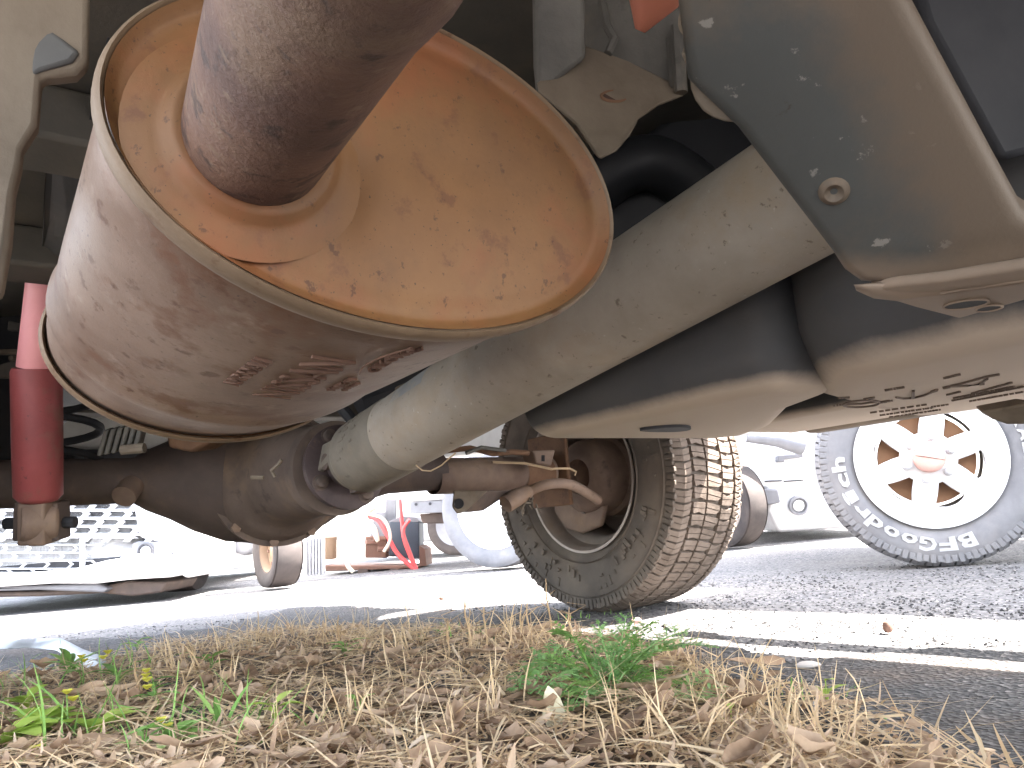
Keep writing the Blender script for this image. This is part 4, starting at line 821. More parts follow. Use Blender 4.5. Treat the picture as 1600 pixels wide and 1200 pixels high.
# ------------------------------------------------------------------ small trailer wheel and the rusty skid with box and hoses
tp = on_z(430, 921); TW = thing('trailer_wheel', 'small trailer wheel with rusty rim standing on the bright asphalt', 'trailer wheel', (tp[0], tp[1], 0))
tr = .225; tc = A(tp[0] + .02, tp[1], tr); ta = unit(A(.80, .60, 0))
mb = MB(); mb.lathe(tc, ta, tyre_profile(tr, .17, .125), 48); obj('tyre', mb, MT['tyre_dark'], TW, smooth=50)
mb = MB(); mb.lathe(tc, ta, [(-.065, .124), (-.07, .128), (-.06, .115), (-.02, .105), (-.01, .07), (-.03, .05), (-.035, .0)], 32); rm = obj('rim', mb, MT['rim_rust'], TW, smooth=45)
for k in range(5):
    a = 2 * math.pi * k / 5; x1, z1 = frame_of(ta); mb = MB(); mb.lathe(tc - ta * .02 + .075 * (math.cos(a) * x1 + math.sin(a) * z1), -ta, [(0, .009), (.012, .009), (.013, 0)], 8); obj('wheel_nut', mb, MT['rust_plate'], rm)
mb = MB()
for k in range(6): mb.box(W(480 + 5 * k, 868, 5.3 + .02 * k), RT * .006, FW * .04, UP * .13)
tag(obj('ribbed_board', mb, MT['silver'], None, bevel=.008, origin=A(*W(490, 900, 5.3)[:2], 0)), 'white ribbed board standing right behind the small trailer wheel', 'board')

sk = on_z(590, 893); SK = thing('rusty_skid', 'low rusty steel skid carrying a dark box and a post', 'skid', (sk[0], sk[1], 0))
sd0 = (sk - CP) @ FW
def sp(px, py, dd=0): return W(px, py, sd0 + dd)
mb = MB(); mb.prism([sp(508, 883), sp(655, 884), sp(655, 888), sp(508, 893)], A(0, .4, 0)); skid = obj('base_plate', mb, MT['rust_plate'], SK, bevel=.008)
mb = MB(); mb.prism([sp(655, 852), sp(664, 858), sp(666, 884), sp(655, 886)], A(0, .4, 0)); obj('end_plate', mb, MT['rust_plate'], SK, bevel=.006)
for xx in (560, 610):
    mb = MB(); mb.prism([sp(xx, 888), sp(xx + 14, 888), sp(xx + 18, 902), sp(xx - 4, 900)], A(0, .1, 0)); obj('runner', mb, MT['axle_dark'], SK, bevel=.005)
mb = MB(); mb.tube([sp(515, 872, .1), sp(515, 838, .1)], [.055, .055], 20); obj('rusty_cylinder', mb, MT['rim_rust'], SK)
mb = MB(); mb.prism([sp(630, 814, .1), sp(655, 816, .1), sp(656, 872, .1), sp(630, 872, .1), sp(608, 868, .1), sp(608, 814, .1)], A(0, .28, 0)); bxo = obj('battery_box', mb, MT['box_teal'], None, bevel=.012, segs=3, origin=A(*sp(635, 880)[:2], 0)); tag(bxo, 'dark blue-grey box standing on the rusty skid behind red hoses', 'box')
mb = MB(); mb.prism([sp(626, 806, .1), sp(650, 808, .1), sp(657, 816, .1), sp(606, 816, .1)], A(0, .28, 0)); obj('box_lid', mb, MT['pale_grey'], bxo, bevel=.006)
mb = MB(); mb.prism([sp(602, 780, .3), sp(618, 780, .3), sp(618, 870, .3), sp(602, 870, .3)], A(0, .05, 0)); obj('post', mb, MT['pale_grey'], SK, bevel=.006)
mb = MB(); mb.prism([sp(584, 800, .2), sp(602, 800, .2), sp(602, 868, .2), sp(574, 870, .2)], A(0, .06, 0)); obj('side_plate', mb, MT['pale_grey'], SK, bevel=.006)
for q in ((578, 848), (596, 858), (590, 842)):
    mb = MB(); mb.tube([sp(q[0] - 6, q[1], .0), sp(q[0] + 12, q[1], .02)], .02, 10); obj('pump_part', mb, MT['rust_plate'], SK)
mb = MB(); mb.prism([sp(570, 838, .1), sp(604, 838, .1), sp(604, 872, .1), sp(570, 872, .1)], A(0, .1, 0)); obj('pump_body', mb, MT['rust_plate'], SK, bevel=.01)
def hose(pts, r, mat, label):
    P_ = [sp(x, y, dz) for x, y, dz in pts]; Q = []
    for i in range(len(P_) - 1):
        a, b, c_, d = P_[max(i - 1, 0)], P_[i], P_[i + 1], P_[min(i + 2, len(P_) - 1)]
        for t in np.linspace(0, 1, 6, endpoint=False): Q.append(.5 * ((2 * b) + (c_ - a) * t + (2 * a - 5 * b + 4 * c_ - d) * t * t + (3 * b - a - 3 * c_ + d) * t ** 3))
    Q.append(P_[-1]); mb = MB(); mb.tube(Q, r, 10); o = obj('hose', mb, mat, None, origin=A(sk[0], sk[1], 0)); tag(o, label, 'hose', 'hoses draped over the rusty skid'); return o
hose([(625, 780, -.1), (628, 815, -.1), (632, 845, -.1), (645, 880, -.1), (648, 896, -.1)], .014, MT['red_hose'], 'red hose hanging straight down the post and dark box')
hose([(640, 812, -.12), (630, 830, -.12), (640, 862, -.12), (652, 892, -.12)], .014, MT['red_hose'], 'red hose twisted round the straight red hose, ending right')
hose([(570, 808, -.1), (590, 812, -.12), (605, 836, -.13), (622, 866, -.13), (652, 893, -.14)], .016, MT['red_hose'], 'red hose running diagonally down to the right end of the skid')
hose([(588, 785, -.1), (572, 806, -.12), (586, 826, -.14), (590, 845, -.12), (580, 822, -.12), (575, 810, -.1)], .014, MT['cream_hose'], 'cream hose looped above the pump body')
hose([(590, 790, -.05), (556, 818, -.1), (545, 850, -.1), (542, 880, -.12), (552, 894, -.12)], .016, MT['cream_hose'], 'cream hose hanging far left, its end touching the skid')
hose([(575, 803, -.12), (600, 812, -.14), (610, 840, -.14), (600, 862, -.14)], .012, MT['cream_hose'], 'short cream hose bent down in front of the pump')

# ------------------------------------------------------------------ white chassis truck behind, with a big wheel
def mini_wheel(parent, px, py_bottom, R, Wd, ax, tmat, rmat, rr):
    p = on_z(px, py_bottom); c = A(p[0], p[1], R)
    mb = MB(); mb.lathe(c, ax, tyre_profile(R, Wd, rr), 56); w_ = obj('wheel', mb, tmat, parent, smooth=50)
    mb = MB(); mb.lathe(c, ax, [(-Wd * .40, rr - .004), (-Wd * .43, rr + .004), (-Wd * .36, rr - .02), (-Wd * .22, rr - .05), (-Wd * .20, rr * .5), (-Wd * .3, rr * .35), (-Wd * .3, 0)], 40); obj('rim', mb, rmat, w_, smooth=45)
    return c
uw = on_z(772, 889); UT = thing('white_tray_truck', 'white tray truck behind the skid with a large white-rimmed wheel', 'truck', (uw[0], uw[1], 0))
uax = unit(A(.42, .9, 0))
mini_wheel(UT, 790, 889, .37, .24, uax, MT['tyre_grey'], MT['white'], .245)
ud = (uw - CP) @ FW
def up_(px, py, dd=0): return W(px, py, ud + dd)
mb = MB(); mb.prism([up_(636, 740, .4), up_(820, 740, .4), up_(820, 790, .4), up_(716, 790, .4), up_(705, 783, .4), (up_(695, 780, .4)), up_(636, 784, .4)], A(.1, 1.5, 0)); obj('tray_side', mb, MT['white'], UT, bevel=.02)
mb = MB(); mb.prism([up_(640, 784, .42), up_(700, 781, .42), up_(708, 800, .42), up_(640, 803, .42)], A(.0, .05, 0)); rl = obj('chassis_rail', mb, MT['pale_grey'], UT, bevel=.006)
for x0, y0 in ((650, 788), (672, 787), (694, 785)):
    mb = MB(); mb.lathe(up_(x0, y0, .415), -FW, [(-.002, .010), (.002, .010), (.003, 0)], 12); obj('rail_hole', mb, MT['grille_dark'], rl)
mb = MB(); mb.prism([up_(655, 803, .5), up_(708, 800, .5), up_(705, 818, .5), up_(660, 818, .5)], A(.0, .4, 0)); obj('under_box', mb, MT['axle_dark'], UT, bevel=.01)
mb = MB(); mb.prism([up_(716, 790, .42), up_(730, 790, .42), up_(732, 815, .42), up_(722, 822, .42)], A(.05, .3, 0)); obj('mud_flap', mb, MT['pale_grey'], UT, bevel=.006)
mb = MB(); mb.box(W(760, 640, ud + 1.4), A(1.0, .2, 0), A(-.15, .7, 0), A(0, 0, .3)); obj('tray_body', mb, MT['white'], UT, bevel=.04)
dp = on_z(716, 869); DT = thing('distant_car', 'far parked car showing one dark wheel behind the white tray truck', 'car', (dp[0], dp[1], 0))
mini_wheel(DT, 718, 869, .30, .2, unit(A(.3, .95, 0)), MT['tyre_dark'], MT['pale_grey'], .19)
dd_ = (dp - CP) @ FW
mb = MB(); mb.prism([W(x, y, dd_ + .25) for x, y in ((560, 700), (900, 690), (900, 835), (745, 838), (735, 812), (715, 806), (695, 815), (688, 846), (560, 850))], A(.2, 1.4, 0)); obj('body', mb, MT['white'], DT, bevel=.05, segs=3)

# far right: white van front with round lamp and dark tyre
fp = on_z(1168, 857); FT = thing('white_van', 'white van behind the big tyre with a dark wheel and round lamp', 'van', (fp[0], fp[1], 0))
fd = (fp - CP) @ FW
mini_wheel(FT, 1150, 857, .27, .15, unit(A(.9, .42, 0)), MT['tyre_dark'], MT['rim_brown'], .17)
def vp(px, py, dd=0): return W(px, py, fd + dd)
mb = MB(); mb.prism([vp(1050, 560, .3), vp(1420, 560, .3), vp(1420, 800, .3), vp(1330, 824, .3), vp(1215, 832, .3), vp(1200, 800, .3), vp(1196, 762, .3), vp(1050, 765, .3)], A(.3, 2.5, 0)); fb = obj('body', mb, MT['white'], FT, bevel=.03, segs=3)
mb = MB(); mb.prism([vp(1186, 764, .27), vp(1216, 764, .27), vp(1220, 785, .27), vp(1200, 790, .27)], A(0, .03, 0)); obj('lamp', mb, MT['grey_plastic'], FT, bevel=.01)
mb = MB(); c = vp(1248, 790, .27); mb.lathe(c, -FW, [(-.02, .062), (.01, .062), (.012, .05), (-.006, .046), (-.01, .0)], 28); lm = obj('round_lamp', mb, MT['pale_grey'], FT, smooth=40)
mb = MB(); mb.lathe(c, -FW, [(.0, .036), (.012, .02), (.014, .0)], 20); obj('lens', mb, MT['white'], lm, smooth=40)
mb = MB(); mb.prism([vp(1215, 712, .25), vp(1254, 708, .25), vp(1256, 714, .25), vp(1226, 718, .25), vp(1226, 722, .25), vp(1215, 722, .25)], A(0, .05, 0)); obj('mirror_arm', mb, MT['grey_plastic'], FT, bevel=.006)
mb = MB(); mb.tube([vp(1165, 682, .1), vp(1215, 686, .1), vp(1254, 697, .1)], [.035, .05, .06], 14); obj('bull_bar', mb, MT['pale_grey'], FT, smooth=50)
mb = MB(); mb.prism([vp(1196, 751, .28), vp(1222, 750, .28), vp(1222, 752, .28), vp(1196, 753, .28)], A(0, .02, 0)); mb.prism([vp(1226, 751, .28), vp(1256, 749, .28), vp(1256, 751, .28), vp(1226, 753, .28)], A(0, .02, 0)); obj('panel_gap', mb, MT['grille_dark'], FT)
mb = MB(); mb.tube([on_z(1230, 832) + A(0, 0, .03), on_z(1262, 827) + A(0, .1, .03), on_z(1290, 826) + A(0, .1, .03)], .02, 8); tag(obj('grey_pipe', mb, MT['grey_plastic'], None, origin=A(*on_z(1260, 828)[:2], 0)), 'grey pipe lying on the asphalt before the white van', 'pipe')

# ------------------------------------------------------------------ foreground plants, straw, leaves, stones
def np_mesh(name, verts, faces, mat, tone=None, origin=None):
    me = bpy.data.meshes.new(name); me.from_pydata([tuple(v) for v in verts], [], [tuple(f) for f in faces]); me.update(); me.materials.append(mat)
    if tone is not None:
        at = me.attributes.new('tone', 'FLOAT', 'POINT'); at.data.foreach_set('value', np.asarray(tone, np.float32))
    o = bpy.data.objects.new(name, me); COL.objects.link(o)
    if origin is not None: o.location = origin
    return o
class Acc:
    def __init__(s): s.v = []; s.f = []; s.t = []
    def add(s, vs, fs, tone):
        o = len(s.v); s.v += [tuple(p) for p in vs]; s.f += [tuple(i + o for i in f) for f in fs]; s.t += [tone] * len(vs)
def blade(acc, base, d, length, width, bend, tone, segs=4):
    """a curved three-sided grass blade"""
    d = unit(d); side_ = unit(np.cross(d, A(0, 0, 1)) + RNG.normal(0, .2, 3)); p = base.copy(); vs = []; dirv = d.copy()
    for i in range(segs + 1):
        t = i / segs; w_ = width * (1 - t) ** .6 * .5 + width * .06
        vs += [p - side_ * w_, p + side_ * w_ + np.cross(side_, dirv) * w_ * .5]
        dirv = unit(dirv + bend / segs); p = p + dirv * length / segs
    acc.add(vs, [(2 * i, 2 * i + 1, 2 * i + 3, 2 * i + 2) for i in range(segs)], tone)
def bed_point(pad=.0, near=.3):
    while True:
        y = .6 + 1.7 * RNG.random() ** 1.35; x = RNG.uniform(-1.05 * y - .1, .62 * y + .1)
        if in_bed(x, y) > pad and in_bed(x, y) < 2.2: return x, y
def dens(x, y): return .5 + .9 * nz(x, y, 2.6, 11) + .4 * nz(x, y, 7, 2)
# lying straw
acc = Acc(); n = 0
while n < 12500:
    x, y = bed_point(-.05)
    if RNG.random() > .35 + dens(x, y) + .25 * (x > -.7): continue
    a = RNG.uniform(0, 2 * math.pi); L_ = RNG.uniform(.02, .12)
    base = A(x, y, surf_h(x, y) + RNG.uniform(.001, .022))
    blade(acc, base, A(math.cos(a), math.sin(a), RNG.normal(.05, .16)), L_, RNG.uniform(.0012, .0035), A(*RNG.normal(0, .35, 2), RNG.normal(-.15, .2)), RNG.uniform(-.1, .55), 3); n += 1
kind(np_mesh('straw_litter', acc.v, acc.f, MT['straw'], acc.t), 'stuff')
# standing dry grass in tufts
acc = Acc()
TUFT_PX = [(430, 1010), (470, 1000), (400, 1005), (520, 1015), (560, 1000), (640, 1010), (690, 1020), (660, 1060), (730, 1080), (800, 1015), (765, 1005), (840, 1020), (1190, 1090), (1215, 1110), (1240, 1120), (1180, 1060), (1060, 1060), (300, 1070), (340, 1090), (520, 1150), (570, 1160), (610, 1120), (480, 1180), (700, 1150), (730, 1180), (1250, 1150), (1290, 1180), (1210, 1180), (1080, 1170), (980, 1180), (210, 1110), (250, 1050), (360, 1030), (600, 1030), (900, 1060)]
for (px, py) in TUFT_PX:
    g0 = on_z(px, py, .02); m_ = RNG.integers(14, 30)
    for i in range(m_):
        x, y = g0[0] + RNG.normal(0, .035), g0[1] + RNG.normal(0, .03)
        up = A(RNG.normal(.05, .38), RNG.normal(0, .35), 1.0)
        blade(acc, A(x, y, surf_h(x, y) - .003), up, RNG.uniform(.03, .105), RNG.uniform(.0015, .0036), A(RNG.normal(0, .5), RNG.normal(0, .4), -RNG.uniform(0, .9)), RNG.uniform(.15, .8), 5)
for i in range(900):
    x, y = bed_point(.0)
    if RNG.random() > .3 + dens(x, y): continue
    blade(acc, A(x, y, surf_h(x, y) - .003), A(RNG.normal(0, .5), RNG.normal(0, .5), 1), RNG.uniform(.02, .07), RNG.uniform(.0012, .003), A(*RNG.normal(0, .5, 2), -RNG.uniform(0, 1.0)), RNG.uniform(.1, .7), 4)
kind(np_mesh('dry_grass', acc.v, acc.f, MT['straw'], acc.t), 'stuff')
# fine green grass at the left and small sprigs by the tyre
acc = Acc()
for (px, py, m_, hh) in ((30, 1100, 10, .10), (110, 1090, 10, .10), (60, 1180, 14, .12), (160, 1180, 12, .10), (250, 1170, 12, .09), (200, 1060, 8, .08), (330, 1150, 8, .1), (20, 1060, 8, .09), (420, 1190, 8, .08), (905, 960, 10, .025), (700, 985, 10, .035), (740, 990, 14, .03), (780, 995, 10, .03), (975, 955, 8, .02), (690, 1010, 8, .03), (1270, 1085, 8, .03), (1300, 1090, 8, .03)):
    g0 = on_z(px, py, .01)
    for i in range(m_):
        x, y = g0[0] + RNG.normal(0, .04), g0[1] + RNG.normal(0, .04)
        blade(acc, A(x, y, surf_h(x, y) - .002), A(RNG.normal(0, .5), RNG.normal(0, .4), 1), hh * RNG.uniform(.5, 1.2), RNG.uniform(.0018, .0045), A(*RNG.normal(0, .6, 2), -RNG.uniform(.1, .9)), RNG.uniform(0, .7), 5)
kind(np_mesh('green_grass', acc.v, acc.f, MT['green'], acc.t), 'stuff')
# chipped stone over the asphalt near the bed
acc = Acc(); OCT = [(1, 0, 0), (-1, 0, 0), (0, 1, 0), (0, -1, 0), (0, 0, 1), (0, 0, -1)]; OF = [(0, 2, 4), (2, 1, 4), (1, 3, 4), (3, 0, 4), (2, 0, 5), (1, 2, 5), (3, 1, 5), (0, 3, 5)]
n = 0
while n < 14000:
    x = RNG.uniform(-2.0, 1.6); y = RNG.uniform(.75, 3.0)
    d = math.hypot(x, y)
    if RNG.random() > (1.3 / max(d, .9)) ** 2: continue
    ib = in_bed(x, y)
    if ib > .06 and RNG.random() > .18: continue
    s_ = RNG.uniform(.0022, .0055); q = RNG.uniform(0, 6.28); cq, sq = math.cos(q), math.sin(q); sc3 = s_ * RNG.uniform(.6, 1.25, 3)
    vs = []
    for o3 in OCT:
        a3 = (A(*o3) + RNG.normal(0, .18, 3)) * sc3; vs.append((x + a3[0] * cq - a3[1] * sq, y + a3[0] * sq + a3[1] * cq, surf_h(x, y) + a3[2] * .6 + s_ * .1))
    acc.add(vs, OF, RNG.uniform(0, 1)); n += 1
def chip_mat():
    m, nt, b = nodes_of('stone chips'); at = nt.nodes.new('ShaderNodeAttribute'); at.attribute_name = 'tone'
    r = ramp(nt, [(.0, (.022, .022, .024)), (.5, (.06, .057, .058)), (.85, (.12, .11, .105)), (1, (.33, .31, .29))]); nt.links.new(at.outputs['Fac'], r.inputs[0]); nt.links.new(r.outputs[0], b.inputs['Base Color']); b.inputs['Roughness'].default_value = .85
    return m
kind(np_mesh('stone_chips', acc.v, acc.f, chip_mat(), acc.t), 'stuff')

# dead leaves: each its own object, meshes shared
def leaf_mesh(name, L_, w_, curl, twist, fold):
    vs, fs = [], []; n = 7
    for i in range(n + 1):
        t = i / n; hw = w_ * math.sin(math.pi * min(1, t * .93 + .05)) ** .6 * (1 - .25 * t) * (1 + .22 * math.sin(11 * t + L_ * 60))
        zc = curl * (t - .5) ** 2 * 4 * L_ * .25; tw = twist * (t - .5)
        for k, s in enumerate((-1, -.5, 0, .5, 1)):
            yy = s * hw; zz = zc + abs(s) ** 1.5 * fold * hw + (.30 * w_ * math.sin(8 * t + 2.1 * k + L_ * 90) * math.sin(3.1 * t))
            vs.append(((t - .5) * L_, yy * math.cos(tw) - zz * math.sin(tw), yy * math.sin(tw) + zz * math.cos(tw)))
    for i in range(n):
        for k in range(4): fs.append((i * 5 + k, i * 5 + k + 1, (i + 1) * 5 + k + 1, (i + 1) * 5 + k))
    me = bpy.data.meshes.new(name); me.from_pydata(vs, [], fs); me.shade_smooth(); me.materials.append(MT['litter']); return me
LM = [leaf_mesh('leaf', .065, .0085, .5, .9, .5), leaf_mesh('leaf', .08, .010, .35, -.7, .7), leaf_mesh('leaf', .048, .013, .8, .5, .6), leaf_mesh('leaf', .04, .010, 1.1, -1.2, .9), leaf_mesh('leaf', .095, .0085, .25, 1.5, .3)]
n = 0
while n < 290:
    x, y = bed_point(.01)
    px_ok = y < 1.75 and y > .62 + abs(x) * .15
    if not px_ok or RNG.random() > .25 + .8 * (x > -.75) + dens(x, y) * .3: continue
    o = bpy.data.objects.new('dead_leaf', LM[int(RNG.integers(0, 5))]); COL.objects.link(o)
    o.location = (x, y, surf_h(x, y) + RNG.uniform(.006, .024)); o.rotation_euler = (RNG.normal(0, .4), RNG.normal(0, .08), RNG.uniform(0, 6.28)); s_ = RNG.uniform(.55, 1.35); o.scale = (s_, s_, s_)
    tag(o, 'dry brown leaf lying among the straw of the soil bed', 'leaf', 'dead leaves on the soil bed'); n += 1

FRAG = True
def leaf_poly(acc, base, d, nrm, L_, w_, tone, curl=.2):
    d = unit(d); sdv = unit(np.cross(nrm, d)); nn = np.cross(d, sdv); vs = []
    prof = [(0, .15), (.2, .75), (.45, 1), (.7, .8), (.9, .4), (1, .05)]
    for t, q in prof:
        c = base + d * L_ * t - nn * curl * L_ * t * t; vs += [c - sdv * w_ * q + nn * w_ * q * .25, c, c + sdv * w_ * q + nn * w_ * q * .25]
    fs = []
    for i in range(len(prof) - 1): fs += [(3 * i, 3 * i + 1, 3 * i + 4, 3 * i + 3), (3 * i + 1, 3 * i + 2, 3 * i + 5, 3 * i + 4)]
    acc.add(vs, fs, tone)
def acc_obj(name, acc, mat, parent=None, origin=None):
    o0 = ORG[parent.name] if parent is not None else (A(0, 0, 0) if origin is None else origin)
    v = np.array(acc.v) - o0; o = np_mesh(name, v, acc.f, mat, acc.t)
    if parent is not None: o.parent = parent
    else: o.location = o0
    ORG[o.name] = o0; o.data.shade_smooth(); return o
# crumbled leaf pieces between the leaves
acc = Acc(); n = 0
while n < 9000:
    x, y = bed_point(-.02)
    if RNG.random() > .4 + dens(x, y) * .5 + .2 * (x > -.8): continue
    a = RNG.uniform(0, 6.28); leaf_poly(acc, A(x, y, surf_h(x, y) + RNG.uniform(.001, .018)), A(math.cos(a), math.sin(a), RNG.normal(0, .12)), unit(A(RNG.normal(0, .4), RNG.normal(0, .4), 1)), RNG.uniform(.008, .032), RNG.uniform(.0012, .005), RNG.uniform(-.2, .55), RNG.normal(0, .5)); n += 1
kind(np_mesh('leaf_crumbs', acc.v, acc.f, MT['litter'], acc.t), 'stuff')
# ferny weed: bipinnate fronds on arching stalks
fw = on_z(945, 1100, .02); fw[2] = surf_h(fw[0], fw[1]); FWD = thing('ferny_weed', 'feathery green weed growing in the straw before the big tyre', 'weed', fw)
def frond(tip, arch, width, mat, start=.25, base=None):
    b0 = fw + A(RNG.normal(0, .008), RNG.normal(0, .008), 0) if base is None else base
    P_ = [b0 + (tip - b0) * t + A(0, 0, arch * math.sin(math.pi * t)) for t in np.linspace(0, 1, 22)]
    acc = Acc(); tone = RNG.uniform(-.1, .6)
    mb = MB(); mb.tube(P_, list(np.linspace(.0017, .0006, 22)), 5); acc.add(mb.v, mb.f, tone + .15)
    for i in range(int(22 * start), 22, 2):
        t = i / 21; d = unit(P_[min(i + 1, 21)] - P_[max(i - 1, 0)]); sdv = unit(np.cross(A(*RNG.normal(0, .15, 2), 1), d)); env = math.sin(math.pi * min(1, .12 + .9 * (t - start) / (1 - start))) ** .7
        for sg in (-1, 1):
            L_ = width * env * RNG.uniform(.8, 1.15) + .004; dd = unit(sg * sdv + d * .65 + A(0, 0, RNG.normal(.1, .2)))
            leaf_poly(acc, P_[i], dd, A(0, 0, 1), L_, .0012, tone + RNG.uniform(-.1, .2), .15)
            for q in np.linspace(.3, .95, 4):
                for s2 in (-1, 1):
                    leaf_poly(acc, P_[i] + dd * L_ * q, unit(dd * .7 + s2 * unit(np.cross(dd, A(0, 0, 1))) + A(0, 0, RNG.normal(.1, .25))), A(0, 0, 1), L_ * .42 * (1.2 - q * .6), .0024, tone + RNG.uniform(-.1, .25), .1)
    return acc_obj('frond', acc, mat, FWD)
fd0 = (fw - CP) @ FW
FR = [(880, 1005, 0, .03), (935, 985, .03, .0), (975, 975, .05, .0), (1010, 988, .08, .02), (1060, 1000, .05, .02), (1100, 1025, .08, .03), (830, 1060, -.02, .035), (812, 1080, -.03, .04), (850, 1085, -.08, .03), (870, 1115, -.12, .03), (900, 1110, -.14, .02), (1115, 1090, -.08, .012), (1070, 1070, -.02, .02), (1010, 1060, .02, .01), (960, 1030, -.02, 0), (990, 1010, .03, 0), (900, 1035, .05, .01), (850, 1035, .05, .02), (1040, 1030, .06, .02), (925, 1010, .1, 0), (1085, 1005, .12, .02), (870, 1020, .08, .02), (905, 1075, -.10, .025), (1000, 1085, -.1, .02), (1030, 1095, -.05, .02), (860, 1070, -.06, .03), (945, 1060, -.05, .01)]
for i, (x, y, dz, ar) in enumerate(FR[:20]):
    frond(W(945 + (x - 945) * 1.12, y - 14 if y < 1060 else y, fd0 + dz), ar, RNG.uniform(.022, .034) if i != 11 else .038, MT['grey_green'] if i % 3 else MT['green'], .3)
acc = Acc()
for i in range(60):
    px, py = 1085 + RNG.normal(20, 18), 1055 + RNG.normal(0, 12); g0 = W(px, py + 20, fd0 - .02)
    blade(acc, g0, A(RNG.normal(0, .5), RNG.normal(0, .3), 1), RNG.uniform(.03, .06), .0007, A(*RNG.normal(0, .4, 2), -.4), RNG.uniform(-.3, .1), 4)
kind(acc_obj('dry_root_hair', acc, MT['straw'], FWD), 'stuff')
# yellow-flowered weeds and broad-leaved seedlings at the left
def flower_weed(px, py, h_px, lab, nfl=2, leafm='green', lw=.008):
    g0 = on_z(px, py, .02); g0[2] = surf_h(g0[0], g0[1]) - .003; d = (g0 - CP) @ FW; r_ = thing('flowering_weed', lab, 'weed', g0, 'yellow flowered weeds in the bed')
    top = g0 + A(RNG.normal(0, .01), RNG.normal(0, .01), h_px * d / FPX)
    acc = Acc(); mb = MB(); P_ = [g0, g0 * .6 + top * .4 + A(.006, 0, 0), top]; mb.tube(P_, [.0014, .0011, .0007], 6); acc.add(mb.v, mb.f, .3); acc_obj('stem', acc, MT['green'], r_)
    for i in range(5):
        acc = Acc(); t = RNG.uniform(.0, .75); b0 = g0 + (top - g0) * t; a = RNG.uniform(0, 6.28)
        leaf_poly(acc, b0, A(math.cos(a), math.sin(a), .5), A(0, 0, 1), RNG.uniform(.03, .055), lw * RNG.uniform(.6, 1.1), RNG.uniform(0, .6), .4); acc_obj('leaf', acc, MT[leafm], r_)
    for i in range(nfl):
        acc = Acc(); c = top + A(*RNG.normal(0, .006, 2), -i * .008)
        for k in range(5):
            a = k * 1.257 + RNG.uniform(0, .3); leaf_poly(acc, c, A(math.cos(a), math.sin(a), 1.0), A(0, 0, 1), .011, .005, RNG.uniform(0, .6), .2)
        acc_obj('flower', acc, MT['flower'], r_)
for (px, py, hp, lab) in ((125, 1090, 55, 'weed with a lone yellow flower under the white strap'), (178, 1100, 70, 'yellow flowered weed standing just right of the white strap end'), (240, 1105, 55, 'yellow flowered weed with two flowers level, right of the strap'),
        (245, 1130, 50, 'yellow flowered weed leaning among straw left of the dry bark'), (250, 1175, 40, 'low yellow flowered weed near the bottom left leaves'), (95, 1160, 65, 'yellow flowered weed among the lime green leaves at left'), (45, 1195, 18, 'tiny yellow flowered weed at the lower left corner')):
    flower_weed(px, py, hp, lab)
def leafy(px, py, n_, L_, w_, mat, lab, up=.5):
    g0 = on_z(px, py, .02); g0[2] = surf_h(g0[0], g0[1]); r_ = thing('leafy_seedling', lab, 'seedling', g0, 'leafy seedlings in the bed')
    for i in range(n_):
        acc = Acc(); a = i * 2.4 + RNG.uniform(0, .4); b0 = g0 + A(math.cos(a), math.sin(a), 0) * .004 + A(0, 0, RNG.uniform(.005, .03))
        mb = MB(); mb.tube([g0, b0], .0008, 5); acc.add(mb.v, mb.f, .2); leaf_poly(acc, b0, A(math.cos(a), math.sin(a), up * RNG.uniform(.5, 1.6)), A(0, 0, 1), L_ * RNG.uniform(.7, 1.2), w_ * RNG.uniform(.8, 1.15), RNG.uniform(0, .6), .3); acc_obj('leaf', acc, MT[mat], r_)
leafy(65, 1165, 12, .050, .018, 'lime', 'lime green broad-leaved seedling at the lower left')
leafy(10, 1185, 8, .055, .020, 'lime', 'bright broad-leaved seedling cut by the left picture edge')
leafy(155, 1165, 6, .045, .016, 'lime', 'pair of lime leaves lying on brown bark at lower left')
leafy(540, 1035, 9, .045, .006, 'green', 'grey-green narrow-leaved seedling left of the feathery weed')
leafy(110, 1060, 10, .055, .009, 'green', 'dark green narrow-leaved seedling beside the white strap end', .9)
leafy(215, 1025, 5, .03, .010, 'green', 'green seedling right of the white strap on gravel')
leafy(1290, 1085, 5, .022, .006, 'lime', 'small lime seedling on gravel right of the dry tuft')
leafy(1145, 1145, 4, .010, .005, 'lime', 'tiny clover-like seedling in straw below the feathery weed')
leafy(225, 1195, 6, .028, .006, 'green', 'small bright green seedling at the bottom edge')
leafy(345, 1165, 7, .07, .004, 'green', 'tall spreading grass-like seedling at the bottom left', 1.4)
leafy(560, 1130, 3, .02, .008, 'green', 'dark green pair of leaves amid straw at centre')
leafy(40, 1135, 9, .040, .013, 'lime', 'lime green seedling left of the leafy clump at the lower left')
leafy(270, 1190, 9, .040, .010, 'green', 'bushy green seedling at the bottom edge, right of the thick bark')
leafy(185, 1085, 8, .045, .007, 'green', 'narrow-leaved green seedling among the yellow flowers')
leafy(330, 1060, 6, .035, .009, 'green', 'low green seedling in the straw right of the yellow flowers')
leafy(430, 1150, 6, .030, .008, 'lime', 'small lime seedling in the straw, bottom, left of centre')
